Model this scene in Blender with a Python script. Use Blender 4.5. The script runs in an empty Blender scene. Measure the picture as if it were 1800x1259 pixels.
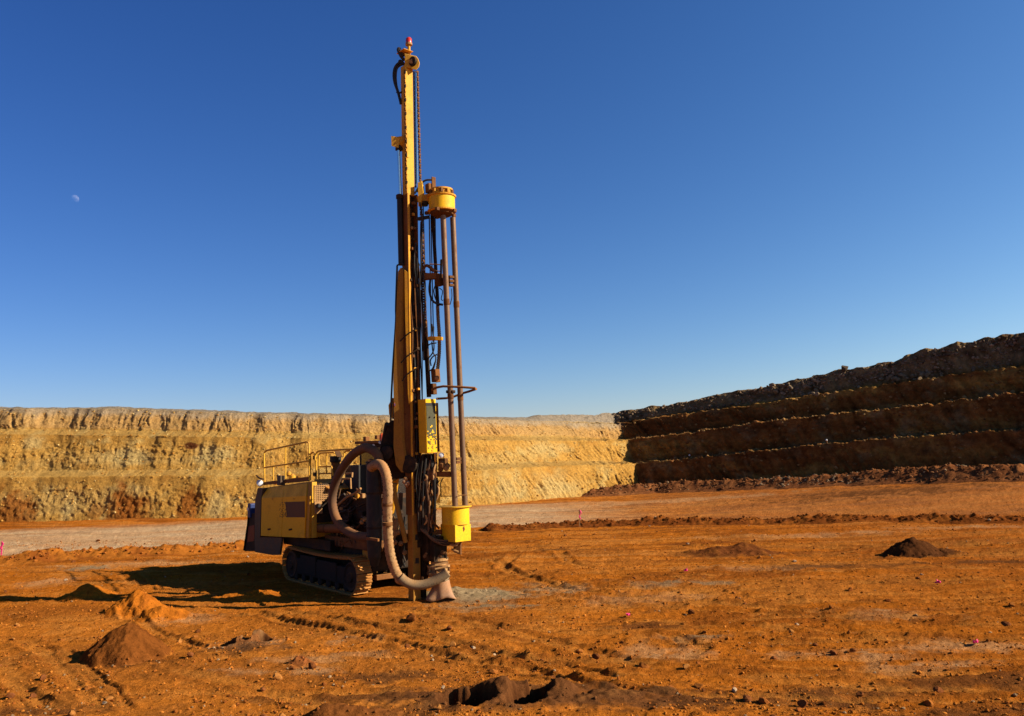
import bpy, math, random
import numpy as np
from mathutils import Vector, Matrix

random.seed(7)
rng = np.random.default_rng(11)
R = math.radians

# ------------------------------------------------------------------ camera, sky, sun, exposure
SC = bpy.context.scene
COL = SC.collection
CAMH, FPX, PITCH, ROLL = 3.27, 1450.0, math.atan(155.5/1450), R(1.5)
cp, sp, cr, sr = math.cos(PITCH), math.sin(PITCH), math.cos(ROLL), math.sin(ROLL)
FWD = np.array([0, cp, sp]); UP0 = np.array([0, -sp, cp]); RT0 = np.array([1.0, 0, 0])
RT = cr*RT0 - sr*UP0; UP = cr*UP0 + sr*RT0
CAMP = np.array([0, 0, CAMH])
cam = bpy.data.cameras.new('camera'); camo = bpy.data.objects.new('camera', cam); COL.objects.link(camo)
cam.sensor_width = 36; cam.lens = FPX/1800*36; cam.clip_start = 0.1; cam.clip_end = 20000
m = Matrix.Identity(4)
for i in range(3):
    m[i][0], m[i][1], m[i][2], m[i][3] = RT[i], UP[i], -FWD[i], CAMP[i]
camo.matrix_world = m
SC.camera = camo

SUN_EL, SUN_AZ = R(28), R(101)          # azimuth clockwise from +Y
SUND = np.array([math.sin(SUN_AZ)*math.cos(SUN_EL), math.cos(SUN_AZ)*math.cos(SUN_EL), math.sin(SUN_EL)])
w = bpy.data.worlds.new('World'); SC.world = w; w.use_nodes = True
nt = w.node_tree; bg = nt.nodes['Background']
sky = nt.nodes.new('ShaderNodeTexSky'); sky.sky_type = 'NISHITA'; sky.sun_disc = False
sky.sun_elevation = SUN_EL; sky.sun_rotation = SUN_AZ
sky.altitude = 0; sky.air_density = 1.0; sky.dust_density = 0.0; sky.ozone_density = 1.0
EXPO = 1.2
se = nt.nodes.new('ShaderNodeSeparateColor'); co_ = nt.nodes.new('ShaderNodeCombineColor'); nt.links.new(sky.outputs[0], se.inputs[0])
tcw = nt.nodes.new('ShaderNodeTexCoord'); sxw = nt.nodes.new('ShaderNodeSeparateXYZ'); nt.links.new(tcw.outputs['Generated'], sxw.inputs[0])
def wmath(op, a, b=None):
    q_ = nt.nodes.new('ShaderNodeMath'); q_.operation = op
    for i_, v_ in enumerate((a, b)):
        if v_ is None: continue
        if isinstance(v_, (int, float)): q_.inputs[i_].default_value = v_
        else: nt.links.new(v_, q_.inputs[i_])
    return q_.outputs[0]
for k, (pw_, gn, cx_) in enumerate(((1.45, .0290, .72), (1.19, .0560, .52), (1.01, .117, .22))):   # clear deep blue, paler towards the sun's side
    v_ = wmath('MULTIPLY', wmath('POWER', se.outputs[k], pw_), gn/(2**EXPO*.05))
    nt.links.new(wmath('MULTIPLY', v_, wmath('EXPONENT', wmath('MULTIPLY', sxw.outputs[0], cx_))), co_.inputs[k])
nt.links.new(co_.outputs[0], bg.inputs[0])
bg.inputs[1].default_value = 0.05
sl = bpy.data.lights.new('sun', 'SUN'); sl.energy = 5.0; sl.angle = R(0.53); sl.color = (1.0, 0.9, 0.74)
so = bpy.data.objects.new('sun', sl); COL.objects.link(so)
so.rotation_euler = Vector(SUND).to_track_quat('Z', 'Y').to_euler()
SC.view_settings.view_transform = 'Standard'; SC.view_settings.look = 'None'
SC.view_settings.exposure = EXPO; SC.view_settings.gamma = 1.0
SC.render.engine = 'CYCLES'
SC.cycles.max_bounces = 6; SC.cycles.diffuse_bounces = 4

# ------------------------------------------------------------------ projection helpers (photo pixels are used only to read off where things stand)
def proj(X, Y, Z):
    dx, dy, dz = X, Y, Z-CAMH
    d = FWD[0]*dx+FWD[1]*dy+FWD[2]*dz
    return 900+FPX*(RT[0]*dx+RT[1]*dy+RT[2]*dz)/d, 629.5-FPX*(UP[0]*dx+UP[1]*dy+UP[2]*dz)/d, d
def ray(px, py):
    return FWD + RT*((px-900)/FPX) + UP*((629.5-py)/FPX)
def gpt(px, py, z=0.0):
    r = ray(px, py); t = (z-CAMH)/r[2]
    return CAMP[:2]+r[:2]*t
def z_for(X, Y, xs, ys, z0=2.0):
    Z = np.full(np.shape(X), z0, float)
    for _ in range(8):
        px, py, d = proj(X, Y, Z)
        Z = Z+(py-np.interp(px, xs, ys))*d/FPX
    return Z

# ------------------------------------------------------------------ numpy noise
def _h(ix, iy, iz, seed):
    h = (ix.astype(np.int64)*374761393+iy.astype(np.int64)*668265263+iz.astype(np.int64)*2147483647+seed*1274126177) & 0xFFFFFFFF
    h = ((h ^ (h >> 13))*1274126177) & 0xFFFFFFFF
    h = ((h ^ (h >> 16))*2246822519) & 0xFFFFFFFF
    return ((h ^ (h >> 15)) & 0xFFFF)/65535.0*2-1
def n2(x, y, seed=0):
    ix, iy = np.floor(x), np.floor(y); fx, fy = x-ix, y-iy
    ix = ix.astype(np.int64); iy = iy.astype(np.int64); z = np.zeros_like(ix)
    u = fx*fx*fx*(fx*(fx*6-15)+10); v = fy*fy*fy*(fy*(fy*6-15)+10)
    def g(i, j, a, b):
        an = _h(i, j, z, seed)*math.pi
        return np.cos(an)*a+np.sin(an)*b
    a = g(ix, iy, fx, fy); b = g(ix+1, iy, fx-1, fy); c = g(ix, iy+1, fx, fy-1); d = g(ix+1, iy+1, fx-1, fy-1)
    return 1.5*((a*(1-u)+b*u)*(1-v)+(c*(1-u)+d*u)*v)
def fb(x, y, oct=4, seed=0, gain=0.5):
    s = 0; a = 1; t = 0
    for k in range(oct):
        s = s+a*n2(x*2**k+k*17.3, y*2**k-k*9.1, seed+k); t += a; a *= gain
    return s/t*1.4
def rdg(x, y, oct=3, seed=0):
    s = 0; a = 1; t = 0
    for k in range(oct):
        s = s+a*(1-2*np.abs(n2(x*2**k+k*7.7, y*2**k+k*3.3, seed+k))); t += a; a *= .5
    return s/t
def ss(a, b, x):
    t = np.clip((x-a)/(b-a), 0, 1); return t*t*(3-2*t)
def mixc(c, d, t):
    return c*(1-t[..., None])+np.asarray(d)*t[..., None]

# ------------------------------------------------------------------ mesh helpers
def link(o, parent=None):
    COL.objects.link(o)
    if parent is not None: o.parent = parent
    return o
def tag(o, label, cat, group=None):
    o['label'] = label; o['category'] = cat
    if group: o['group'] = group
    return o
def raw_mesh(name, V, F, mat, cols=None, smooth=True):
    """V (n,3), F (m,k) numpy arrays"""
    me = bpy.data.meshes.new(name)
    V = np.asarray(V, np.float32); F = np.asarray(F, np.int32)
    k = F.shape[1]
    me.vertices.add(len(V)); me.vertices.foreach_set('co', V.ravel())
    me.loops.add(F.size); me.loops.foreach_set('vertex_index', F.ravel())
    me.polygons.add(len(F)); me.polygons.foreach_set('loop_start', np.arange(0, F.size, k, dtype=np.int32))
    me.polygons.foreach_set('use_smooth', np.full(len(F), smooth))
    me.update(calc_edges=True)
    if cols is not None:
        a = me.color_attributes.new('Col', 'FLOAT_COLOR', 'POINT')
        c = np.ones((len(V), 4), np.float32); c[:, :3] = np.clip(cols.reshape(-1, 3)*.74, 0.002, 0.9)
        a.data.foreach_set('color', c.ravel())
    me.materials.append(mat)
    return me
def grid_mesh(name, X, Y, Z, mat, cols=None):
    r, c = X.shape
    idx = np.arange(r*c).reshape(r, c)
    F = np.stack([idx[:-1, :-1], idx[:-1, 1:], idx[1:, 1:], idx[1:, :-1]], -1).reshape(-1, 4)
    return raw_mesh(name, np.stack([X, Y, Z], -1).reshape(-1, 3), F, mat, cols)

class MB:
    def __init__(s): s.v = []; s.f = []; s.sm = []
    def add(s, v, f, smooth=False):
        o = len(s.v); s.v += [tuple(p) for p in v]; s.f += [tuple(i+o for i in q) for q in f]; s.sm += [smooth]*len(f); return s
    def frame(s, P, A, B, C):
        """oriented box: centre P, half vectors A,B,C"""
        P, A, B, C = map(Vector, (P, A, B, C)); v = []
        for i in (-1, 1):
            for j in (-1, 1):
                for k in (-1, 1): v.append(P+A*i+B*j+C*k)
        return s.add(v, [(0, 1, 3, 2), (4, 6, 7, 5), (0, 4, 5, 1), (2, 3, 7, 6), (0, 2, 6, 4), (1, 5, 7, 3)])
    def box(s, x0, x1, y0, y1, z0, z1):
        return s.frame(((x0+x1)/2, (y0+y1)/2, (z0+z1)/2), ((x1-x0)/2, 0, 0), (0, (y1-y0)/2, 0), (0, 0, (z1-z0)/2))
    def beam(s, a, b, wx, wy):
        """box from a to b (mostly vertical), section wx along local X, wy along local Y"""
        a, b = Vector(a), Vector(b)
        v = []
        for p in (a, b):
            for i, j in ((-1, -1), (1, -1), (1, 1), (-1, 1)): v.append(p+Vector((i*wx/2, j*wy/2, 0)))
        return s.add(v, [(3, 2, 1, 0), (4, 5, 6, 7)]+[(k, (k+1) % 4, 4+(k+1) % 4, 4+k) for k in range(4)])
    def bar(s, a, b, w, h):
        """box from a to b in any direction"""
        a, b = Vector(a), Vector(b); d = b-a
        u = d.cross(Vector((0, 0, 1)))
        if u.length < 1e-4: u = Vector((1, 0, 0))
        u.normalize(); n = u.cross(d).normalized()
        return s.frame((a+b)/2, d/2, u*w/2, n*h/2)
    def tube(s, pts, r, n=10, cap=True, smooth=True):
        pts = [Vector(p) for p in pts]; m = len(pts)
        rr = r if isinstance(r, (list, tuple)) else [r]*m
        T = [(pts[min(i+1, m-1)]-pts[max(i-1, 0)]).normalized() for i in range(m)]
        u = T[0].cross(Vector((0, 0, 1)))
        if u.length < 1e-3: u = T[0].cross(Vector((1, 0, 0)))
        u.normalize(); v = []; f = []
        for i in range(m):
            u = u-T[i]*u.dot(T[i]); u.normalize(); b = T[i].cross(u)
            for k in range(n):
                a = 2*math.pi*k/n; v.append(pts[i]+(u*math.cos(a)+b*math.sin(a))*rr[i])
        for i in range(m-1):
            for k in range(n): f.append((i*n+k, i*n+(k+1) % n, (i+1)*n+(k+1) % n, (i+1)*n+k))
        s.add(v, f, smooth)
        if cap:
            o = len(s.v)-len(v)
            s.f += [tuple(o+k for k in range(n))[::-1], tuple(o+(m-1)*n+k for k in range(n))]; s.sm += [False, False]
        return s
    def lathe(s, P, prof, n=28, axis=(0, 0, 1), smooth=False):
        """profile [(r, h)] about axis through P"""
        P = Vector(P); ax = Vector(axis).normalized()
        u = ax.cross(Vector((1, 0, 0)))
        if u.length < 1e-3: u = ax.cross(Vector((0, 1, 0)))
        u.normalize(); b = ax.cross(u); v = []; f = []
        for r, h in prof:
            for k in range(n):
                a = 2*math.pi*k/n; v.append(P+ax*h+(u*math.cos(a)+b*math.sin(a))*r)
        for i in range(len(prof)-1):
            for k in range(n): f.append((i*n+k, i*n+(k+1) % n, (i+1)*n+(k+1) % n, (i+1)*n+k))
        s.add(v, f, smooth)
        o = len(s.v)-len(v); m = len(prof)
        s.f += [tuple(o+k for k in range(n))[::-1], tuple(o+(m-1)*n+k for k in range(n))]; s.sm += [False, False]
        return s
    def prism(s, poly, d):
        """polygon of points extruded by vector d"""
        n = len(poly); d = Vector(d); v = [Vector(p) for p in poly]+[Vector(p)+d for p in poly]
        return s.add(v, [tuple(range(n))[::-1], tuple(range(n, 2*n))]+[(k, (k+1) % n, n+(k+1) % n, n+k) for k in range(n)])
    def mesh(s, name, mat):
        me = bpy.data.meshes.new(name); me.from_pydata(s.v, [], s.f)
        me.polygons.foreach_set('use_smooth', s.sm); me.materials.append(mat)
        import bmesh
        bm = bmesh.new(); bm.from_mesh(me); bmesh.ops.recalc_face_normals(bm, faces=bm.faces); bm.to_mesh(me); bm.free()
        if any(s.sm): me.set_sharp_from_angle(angle=R(42))
        return me
    def build(s, name, mat, parent=None, bevel=0):
        o = link(bpy.data.objects.new(name, s.mesh(name, mat)), parent)
        if bevel:
            b = o.modifiers.new('bevel', 'BEVEL'); b.width = bevel; b.segments = 2; b.limit_method = 'ANGLE'; b.angle_limit = R(50)
        return o
def spline(pts, n=8):
    P = [Vector(p) for p in pts]; P = [P[0]*2-P[1]]+P+[P[-1]*2-P[-2]]; out = []
    for i in range(1, len(P)-2):
        for k in range(n):
            t = k/n; a, b, c, d = P[i-1:i+3]
            out.append(.5*((2*b)+(c-a)*t+(2*a-5*b+4*c-d)*t*t+(3*b-a-3*c+d)*t**3))
    out.append(P[-2]); return out

# ------------------------------------------------------------------ materials
def new_mat(name):
    mt = bpy.data.materials.new(name); mt.use_nodes = True
    n = mt.node_tree.nodes; return mt, n, mt.node_tree.links, n['Principled BSDF']
def ramp(n, pts):
    r = n.new('ShaderNodeValToRGB'); e = r.color_ramp.elements
    e[0].position, e[0].color = pts[0][0], (*pts[0][1], 1); e[1].position, e[1].color = pts[-1][0], (*pts[-1][1], 1)
    for p, c in pts[1:-1]:
        x = e.new(p); x.color = (*c, 1)
    return r
def noise(n, l, scale, detail=6, rough=.6, vec=None, dist=0):
    t = n.new('ShaderNodeTexNoise'); t.inputs['Scale'].default_value = scale; t.inputs['Detail'].default_value = detail
    t.inputs['Roughness'].default_value = rough; t.inputs['Distortion'].default_value = dist
    if vec is not None: l.new(vec, t.inputs['Vector'])
    return t
def mixn(n, l, fac, a, b, mode='MIX'):
    x = n.new('ShaderNodeMix'); x.data_type = 'RGBA'; x.blend_type = mode
    if isinstance(fac, (int, float)): x.inputs[0].default_value = fac
    else: l.new(fac, x.inputs[0])
    for s, v in ((6, a), (7, b)):
        if isinstance(v, tuple): x.inputs[s].default_value = (*v, 1)
        else: l.new(v, x.inputs[s])
    return x.outputs[2]
def soil_mat(name, s1=22.0, s2=90.0, bump=.9, dist=.03, lo=.72, hi=1.22):
    """colour from the mesh's own soil colours, grain and fine relief from noise"""
    mt, n, l, b = new_mat(name)
    at = n.new('ShaderNodeAttribute'); at.attribute_name = 'Col'
    g = n.new('ShaderNodeNewGeometry')
    a = noise(n, l, s1, 8, .68, g.outputs['Position']); c = noise(n, l, s2, 4, .7, g.outputs['Position'])
    ra = ramp(n, [(.28, (lo, lo, lo)), (.55, (1, 1, 1)), (.75, (hi, hi*.98, hi*.93))]); l.new(a.outputs[0], ra.inputs[0])
    x = mixn(n, l, 1.0, at.outputs['Color'], ra.outputs[0], 'MULTIPLY')
    rc = ramp(n, [(.3, (.7, .68, .66)), (.55, (1, 1, 1)), (.8, (1.2, 1.17, 1.1))]); l.new(c.outputs[0], rc.inputs[0])
    x = mixn(n, l, 1.0, x, rc.outputs[0], 'MULTIPLY')
    l.new(x, b.inputs['Base Color']); b.inputs['Roughness'].default_value = 1.0; b.inputs['Specular IOR Level'].default_value = 0.0
    ad = n.new('ShaderNodeMath'); ad.operation = 'MULTIPLY_ADD'; ad.inputs[1].default_value = .45
    l.new(c.outputs[0], ad.inputs[0]); l.new(a.outputs[0], ad.inputs[2])
    bp = n.new('ShaderNodeBump'); bp.inputs['Strength'].default_value = bump; bp.inputs['Distance'].default_value = dist
    l.new(ad.outputs[0], bp.inputs['Height']); l.new(bp.outputs[0], b.inputs['Normal'])
    return mt
M = {}
M['floor'] = soil_mat('floor_soil', 13, 48, 1.0, .055, .66, 1.24)
M['wall'] = soil_mat('wall_soil', 6.0, 24, 1.0, .10, .66, 1.22)
M['mound'] = soil_mat('mound_soil', 30, 110, .8, .02)
M['rubble'] = soil_mat('rubble_soil', 12, 40, .8, .03)

def paint(name, col, dust=.35, rough=.5, dustcol=(.33, .14, .04), metal=0.0, scale=3.0, wear=None, spec=.15, wt=.60):
    wm = (1, .86, .62) if metal == 0 and not any(q in name for q in ('yellow', 'beacon', 'tape', 'blue', 'white', 'lens', 'hose', 'glass')) else (1, 1, 1)
    col = tuple(c_*(.95 if 'yellow' in name else .72)*f_ for c_, f_ in zip(col, wm)); dustcol = tuple(c_*.72 for c_ in dustcol)
    if wear is not None: wear = tuple(c_*.75 for c_ in wear)
    mt, n, l, b = new_mat(name)
    tc = n.new('ShaderNodeTexCoord'); g = n.new('ShaderNodeNewGeometry')
    a = noise(n, l, scale, 9, .7, tc.outputs['Object'], .4)
    sep = n.new('ShaderNodeSeparateXYZ'); l.new(g.outputs['Normal'], sep.inputs[0])
    md = n.new('ShaderNodeMath'); md.operation = 'MULTIPLY_ADD'; md.inputs[1].default_value = .28; l.new(sep.outputs[2], md.inputs[0]); l.new(a.outputs[0], md.inputs[2])
    r = ramp(n, [(.62-dust*.55, (0, 0, 0)), (1.02-dust*.4, (1, 1, 1))]); l.new(md.outputs[0], r.inputs[0])
    base = col
    if wear is not None:
        wn = noise(n, l, scale*5, 8, .75, tc.outputs['Object'])
        wr = ramp(n, [(wt, (0, 0, 0)), (wt+.06, (1, 1, 1))]); l.new(wn.outputs[0], wr.inputs[0])
        base = mixn(n, l, wr.outputs[0], col, wear)
    x = mixn(n, l, r.outputs[0], base, dustcol)
    f = noise(n, l, scale*12, 5, .7, tc.outputs['Object'])
    fr = ramp(n, [(.3, (.75, .73, .7)), (.7, (1.12, 1.1, 1.08))]); l.new(f.outputs[0], fr.inputs[0])
    x = mixn(n, l, 1.0, x, fr.outputs[0], 'MULTIPLY')
    l.new(x, b.inputs['Base Color']); b.inputs['Metallic'].default_value = metal; b.inputs['Specular IOR Level'].default_value = spec
    rr = n.new('ShaderNodeMapRange'); rr.inputs[3].default_value = rough; rr.inputs[4].default_value = .95
    l.new(r.outputs[0], rr.inputs[0]); l.new(rr.outputs[0], b.inputs['Roughness'])
    bp = n.new('ShaderNodeBump'); bp.inputs['Strength'].default_value = .25; bp.inputs['Distance'].default_value = .004
    l.new(f.outputs[0], bp.inputs['Height']); l.new(bp.outputs[0], b.inputs['Normal'])
    return mt
M['yellow'] = paint('yellow_paint', (.60, .32, .028), .36, .65, wear=(.34, .16, .03), dustcol=(.50, .24, .06))
M['hood_yellow'] = paint('hood_yellow_paint', (.86, .42, .008), .12, .6, wear=(.7, .32, .015), dustcol=(.55, .26, .05))
M['shaded_yellow'] = paint('shaded_yellow_paint', (.29, .135, .014), .42, .7, wear=(.09, .045, .018), dustcol=(.30, .13, .04))  # darker yellow copy, shade of mast foot and cradle put into the colour
M['clean_yellow'] = paint('clean_yellow_paint', (.70, .39, .010), .18, .5, dustcol=(.5, .25, .07), wear=(.66, .33, .015))
M['ochre'] = paint('dusty_yellow_paint', (.58, .27, .014), .42, .6, wear=(.26, .12, .03), dustcol=(.42, .18, .05))
M['brown'] = paint('brown_painted_steel', (.20, .085, .026), .45, .7, wear=(.05, .025, .012))
M['rust'] = paint('rusty_steel', (.12, .055, .022), .42, .8, wear=(.17, .075, .025))
M['dark'] = paint('grimy_dark_steel', (.022, .016, .012), .32, .7, dustcol=(.17, .075, .025))
M['black'] = paint('black_rubber', (.014, .013, .013), .24, .6, dustcol=(.15, .075, .03), spec=.3)
M['grey'] = paint('grey_paint', (.10, .082, .07), .25, .6)
M['panelgrey'] = paint('grey_panel', (.10, .115, .10), .12, .85, spec=.1)
M['decal'] = paint('brown_decal', (.16, .075, .04), .15, .6)
M['pipe'] = paint('drill_steel', (.24, .16, .105), .5, .42, dustcol=(.22, .105, .05), metal=.55, scale=5)
M['chrome'] = paint('chrome_rod', (.75, .77, .8), -.1, .12, metal=1.0)
M['hose'] = paint('dusty_hose', (.42, .25, .11), .40, .9, dustcol=(.44, .20, .07), scale=3, wear=(.14, .075, .035), wt=.53, spec=.15)
M['greyhose'] = paint('grey_hose', (.25, .18, .10), .35, .8, dustcol=(.34, .18, .07), scale=4, wear=(.12, .08, .045), wt=.55, spec=.2)
M['brownhose'] = paint('brown_hose', (.12, .062, .03), .42, .8, dustcol=(.30, .125, .04), spec=.25)
M['cloth'] = paint('dust_skirt_rubber', (.40, .225, .135), .4, .9, dustcol=(.4, .24, .15), spec=.1)
M['track'] = paint('track_steel', (.40, .19, .05), .55, .8, dustcol=(.58, .26, .07))
M['undercarriage'] = paint('undercarriage_paint', (.032, .028, .026), .22, .9, dustcol=(.06, .035, .02))
M['white'] = paint('white_plastic', (.8, .8, .78), .0, .3)
M['lens'] = paint('lamp_lens', (.85, .85, .85), -.1, .08, spec=.8)
M['red'] = paint('red_beacon', (.62, .035, .015), .0, .25, spec=.6)
M['orange'] = paint('orange_beacon', (.80, .10, .012), .0, .25, spec=.6)
M['blue'] = paint('blue_tank', (.03, .05, .16), .15, .5)
M['redp'] = paint('red_paint', (.25, .025, .02), .2, .5)
M['pink'] = paint('pink_tape', (.95, .04, .22), .0, .5)
M['wood'] = paint('stake_wood', (.42, .28, .16), .15, .9)
M['glass'] = paint('dark_glass', (.015, .018, .02), .05, .08, spec=.8)
M['pale'] = paint('pale_dusty_metal', (.48, .31, .17), .35, .85, wear=(.15, .08, .04))

# ------------------------------------------------------------------ ground shape
def floor_base(x, y):
    return .87*ss(4, 27, x)*ss(24, 44, y)
RUTS = [  # pixel polyline, half width, depth, tread spacing
    ([(40, 1120), (85, 1150), (135, 1196), (190, 1259)], .20, .05, .16),
    ([(0, 1165), (30, 1200), (70, 1259)], .20, .04, .16),
    ([(215, 1075), (240, 1088), (296, 1114), (332, 1128), (380, 1146)], .13, .06, .0),
    ([(440, 1070), (460, 1076), (520, 1096), (592, 1110), (723, 1140), (807, 1157), (913, 1170), (973, 1187), (1057, 1203), (1200, 1225)], .17, .09, .18),
    ([(640, 1062), (723, 1075), (873, 1107), (973, 1127), (1057, 1147), (1180, 1180)], .24, .05, .30),
    ([(690, 985), (806, 983), (873, 989), (907, 1010), (1007, 1040), (1123, 1053), (1240, 1060), (1420, 1075), (1800, 1090)], .20, .07, .0),
    ([(830, 1015), (960, 1020), (1050, 1036), (1200, 1040), (1500, 1045)], .16, .05, .0),
    ([(880, 1004), (890, 990), (905, 980), (945, 976), (1000, 978)], .2, .05, .0),
    ([(980, 972), (990, 980), (1000, 990), (1040, 1000), (1140, 1006)], .2, .05, .0),
    ([(0, 1102), (92, 1093), (190, 1086), (215, 1090)], .22, .06, .2),
    ([(1100, 1110), (1180, 1115), (1240, 1135), (1200, 1160)], .16, .05, .0),
    ([(820, 962), (1000, 966), (1200, 960), (1500, 955), (1800, 957)], .25, .05, .0),
    ([(900, 945), (1100, 942), (1400, 945), (1800, 940)], .25, .05, .0),
    ([(560, 1090), (700, 1110), (820, 1135), (960, 1160)], .15, .04, .25),
    ([(300, 1180), (420, 1200), (560, 1235), (640, 1259)], .2, .03, .2),
    ([(1250, 1180), (1400, 1190), (1600, 1200), (1800, 1205)], .22, .04, .22),
    ([(0, 1195), (60, 1225), (110, 1259)], .14, .05, 0), ([(108, 1138), (150, 1175), (215, 1240), (235, 1259)], .12, .06, 0),
    ([(480, 1068), (600, 1092), (740, 1122), (900, 1150), (1010, 1168), (1120, 1192)], .12, .06, 0), ([(860, 1030), (980, 1050), (1120, 1066), (1300, 1075), (1560, 1090), (1800, 1102)], .15, .06, 0),
    ([(1000, 1010), (1200, 1022), (1400, 1026), (1800, 1030)], .14, .05, 0), ([(1150, 1092), (1350, 1100), (1600, 1120), (1800, 1125)], .13, .05, 0), ([(840, 948), (1000, 953), (1250, 950), (1600, 962), (1800, 968)], .2, .06, 0),
    ([(205, 1010), (235, 1030)], .1, .05, 0), ([(245, 1008), (275, 1030)], .1, .05, 0),  # handrail's shadow streaks, cut and tinted into the floor as two ruts
]
RUTS = [(np.array([gpt(*p) for p in pl]), hw, dp, tr) for pl, hw, dp, tr in RUTS]
g = random.Random(21)
for k in range(13):                               # wheel pairs of passing trucks, long sweeping curves
    y0_ = 11.5+k*1.15+g.uniform(-.4, .4); a0_, a1_, ph_ = g.uniform(-.16, .10), g.uniform(.3, 1.1), g.uniform(0, 6)
    xs_ = np.linspace(g.uniform(-3, 2) if k % 3 else -12, 20, 14)
    for off_ in (0, 1.9):
        RUTS.append((np.stack([xs_, y0_+off_+a0_*xs_+a1_*np.sin(xs_/6+ph_)], -1), .13, .055, 0))
def polydist(x, y, P):
    """distance, signed side and length along a polyline"""
    best = np.full(x.shape, 1e9); side = np.zeros(x.shape); along = np.zeros(x.shape); acc = 0
    for a, b in zip(P[:-1], P[1:]):
        d = b-a; L = math.hypot(*d); t = np.clip(((x-a[0])*d[0]+(y-a[1])*d[1])/L**2, 0, 1)
        qx, qy = x-(a[0]+t*d[0]), y-(a[1]+t*d[1]); q = np.hypot(qx, qy); m_ = q < best
        best = np.where(m_, q, best); side = np.where(m_, np.sign(d[0]*qy-d[1]*qx)*q, side); along = np.where(m_, acc+t*L, along); acc += L
    return best, side, along, acc
RIGP = gpt(735, 1055)
FX = np.array([.64, -.768]); LX = np.array([.768, .64])
HOLES = []   # collapsed drill holes: centre, radii, depth
for (px_, py_), offs in (((885, 1228), [(.32, -.05, .20, .30, .60), (.47, .15, .17, .24, .50), (.20, -.26, .15, .18, .35), (-.42, -.14, .27, .24, .60), (-.68, -.06, .15, .16, .40)]),
                         ((425, 1132), [(.38, .06, .09, .15, .45), (.06, .10, .08, .14, .40), (-.26, -.08, .15, .16, .45), (-.42, -.10, .10, .10, .3)])):
    for ox_, oy_, ra_, rb_, dz_ in offs: HOLES.append((*(gpt(px_, py_)+np.array([ox_, oy_])), ra_, rb_, dz_))
def G(x, y):
    """height of the pit floor"""
    rx, ry = x-RIGP[0], y-RIGP[1]
    lx, ly = rx*FX[0]+ry*FX[1], rx*LX[0]+ry*LX[1]
    calm = ss(-6.2, -5.2, lx)*ss(1.2, .5, lx)*ss(-1.6, -.9, ly)*ss(2.8, 1.9, ly)
    und = .10*fb(x/9, y/7, 3, 3)+.045*fb(x/2.3, y/2.0, 3, 21)
    fine = .030*fb(x/.7, y/.55, 3, 5)+.017*fb(x/.2, y/.18, 4, 9, .65)+.035*np.clip(fb(x/.17, y/.15, 3, 53)-.32, 0, 1)
    # crusty clods: small raised plates
    cl = np.clip(fb(x/.33, y/.3, 4, 41, .6)-.12, 0, 1)*ss(-.3, .35, fb(x/3.1, y/2.2, 2, 77))
    z = floor_base(x, y)+und*(1-calm)+(fine+.045*cl)*(1-.7*calm)
    for P, hw, dp, tr in RUTS:
        lo, hi = P.min(0)-1, P.max(0)+1
        mk = (x > lo[0]) & (x < hi[0]) & (y > lo[1]) & (y < hi[1])
        if not mk.any(): continue
        xx, yy = x[mk], y[mk]
        wob = .07*fb(xx/1.3, yy/1.3, 2, 61)
        d, sd, al, LT = polydist(xx, yy, P)
        sd = sd+wob; d = np.abs(sd) if len(P) else d
        dd, _, al, _ = polydist(xx, yy, P)
        d = np.maximum(np.abs(sd), dd-.2)
        fade = ss(0, .5, al)*ss(0, .8, LT-al)*(.85+.4*np.clip(fb(xx/1.7, yy/1.7, 2, 31), -.6, .6))
        prof = -ss(hw, hw*.55, d)+.8*np.exp(-((d-hw*1.25)/(hw*.33))**2)*(1+.8*fb(xx/.25, yy/.25, 2, 88))
        h = .55*dp*prof*fade
        if tr: h = h+dp*.11*fade*ss(hw, hw*.7, d)*np.sin(2*math.pi*(al+.5*np.abs(sd))/tr)*np.clip(.7+fb(xx/.5, yy/.5, 2, 33), 0, 1.3)
        z[mk] += h
    for hx, hy, ra_, rb_, dz_ in HOLES:
        r = np.hypot((x-hx)/ra_, (y-hy)/rb_)
        mk = r < 2.5
        if mk.any(): z[mk] -= dz_*ss(1.35, .75, r[mk]+.25*fb(x[mk]/.15, y[mk]/.15, 2, 99))
    return z

PALE = [((1150, 1140), .8, .35), ((1210, 1150), .6, .3), ((1420, 1146), 1.0, .28), ((1660, 1135), 1.6, .35), ((1560, 1150), .6, .25), ((1680, 1163), .9, .2), ((1600, 1170), .9, .2), ((520, 1161), .7, .22),
        ((415, 1183), .5, .25), ((330, 1085), .7, .5), ((1100, 1055), 1.6, .5), ((1330, 1000), 2.2, .5), ((1430, 942), 3.2, .5), ((1700, 930), 3, .5), ((90, 1025), 1.0, .7), ((260, 990), 2.5, .7), ((620, 1128), .5, .3),
        ((1560, 1080), 1.2, .4), ((980, 1038), 1.1, .4), ((1480, 860), 5, 2), ((1150, 885), 8, 1.5), ((560, 1180), .4, .2), ((640, 1150), .6, .2)]
GREY = [((860, 1052), 1.35, .75), ((960, 1035), 1.6, .5), ((780, 1045), .7, .7), ((450, 1135), .5, .28), ((1180, 1030), 1.4, .4), ((830, 1070), 1.3, .5), ((1220, 1120), .7, .25), ((150, 1000), .9, .4)]
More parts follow.
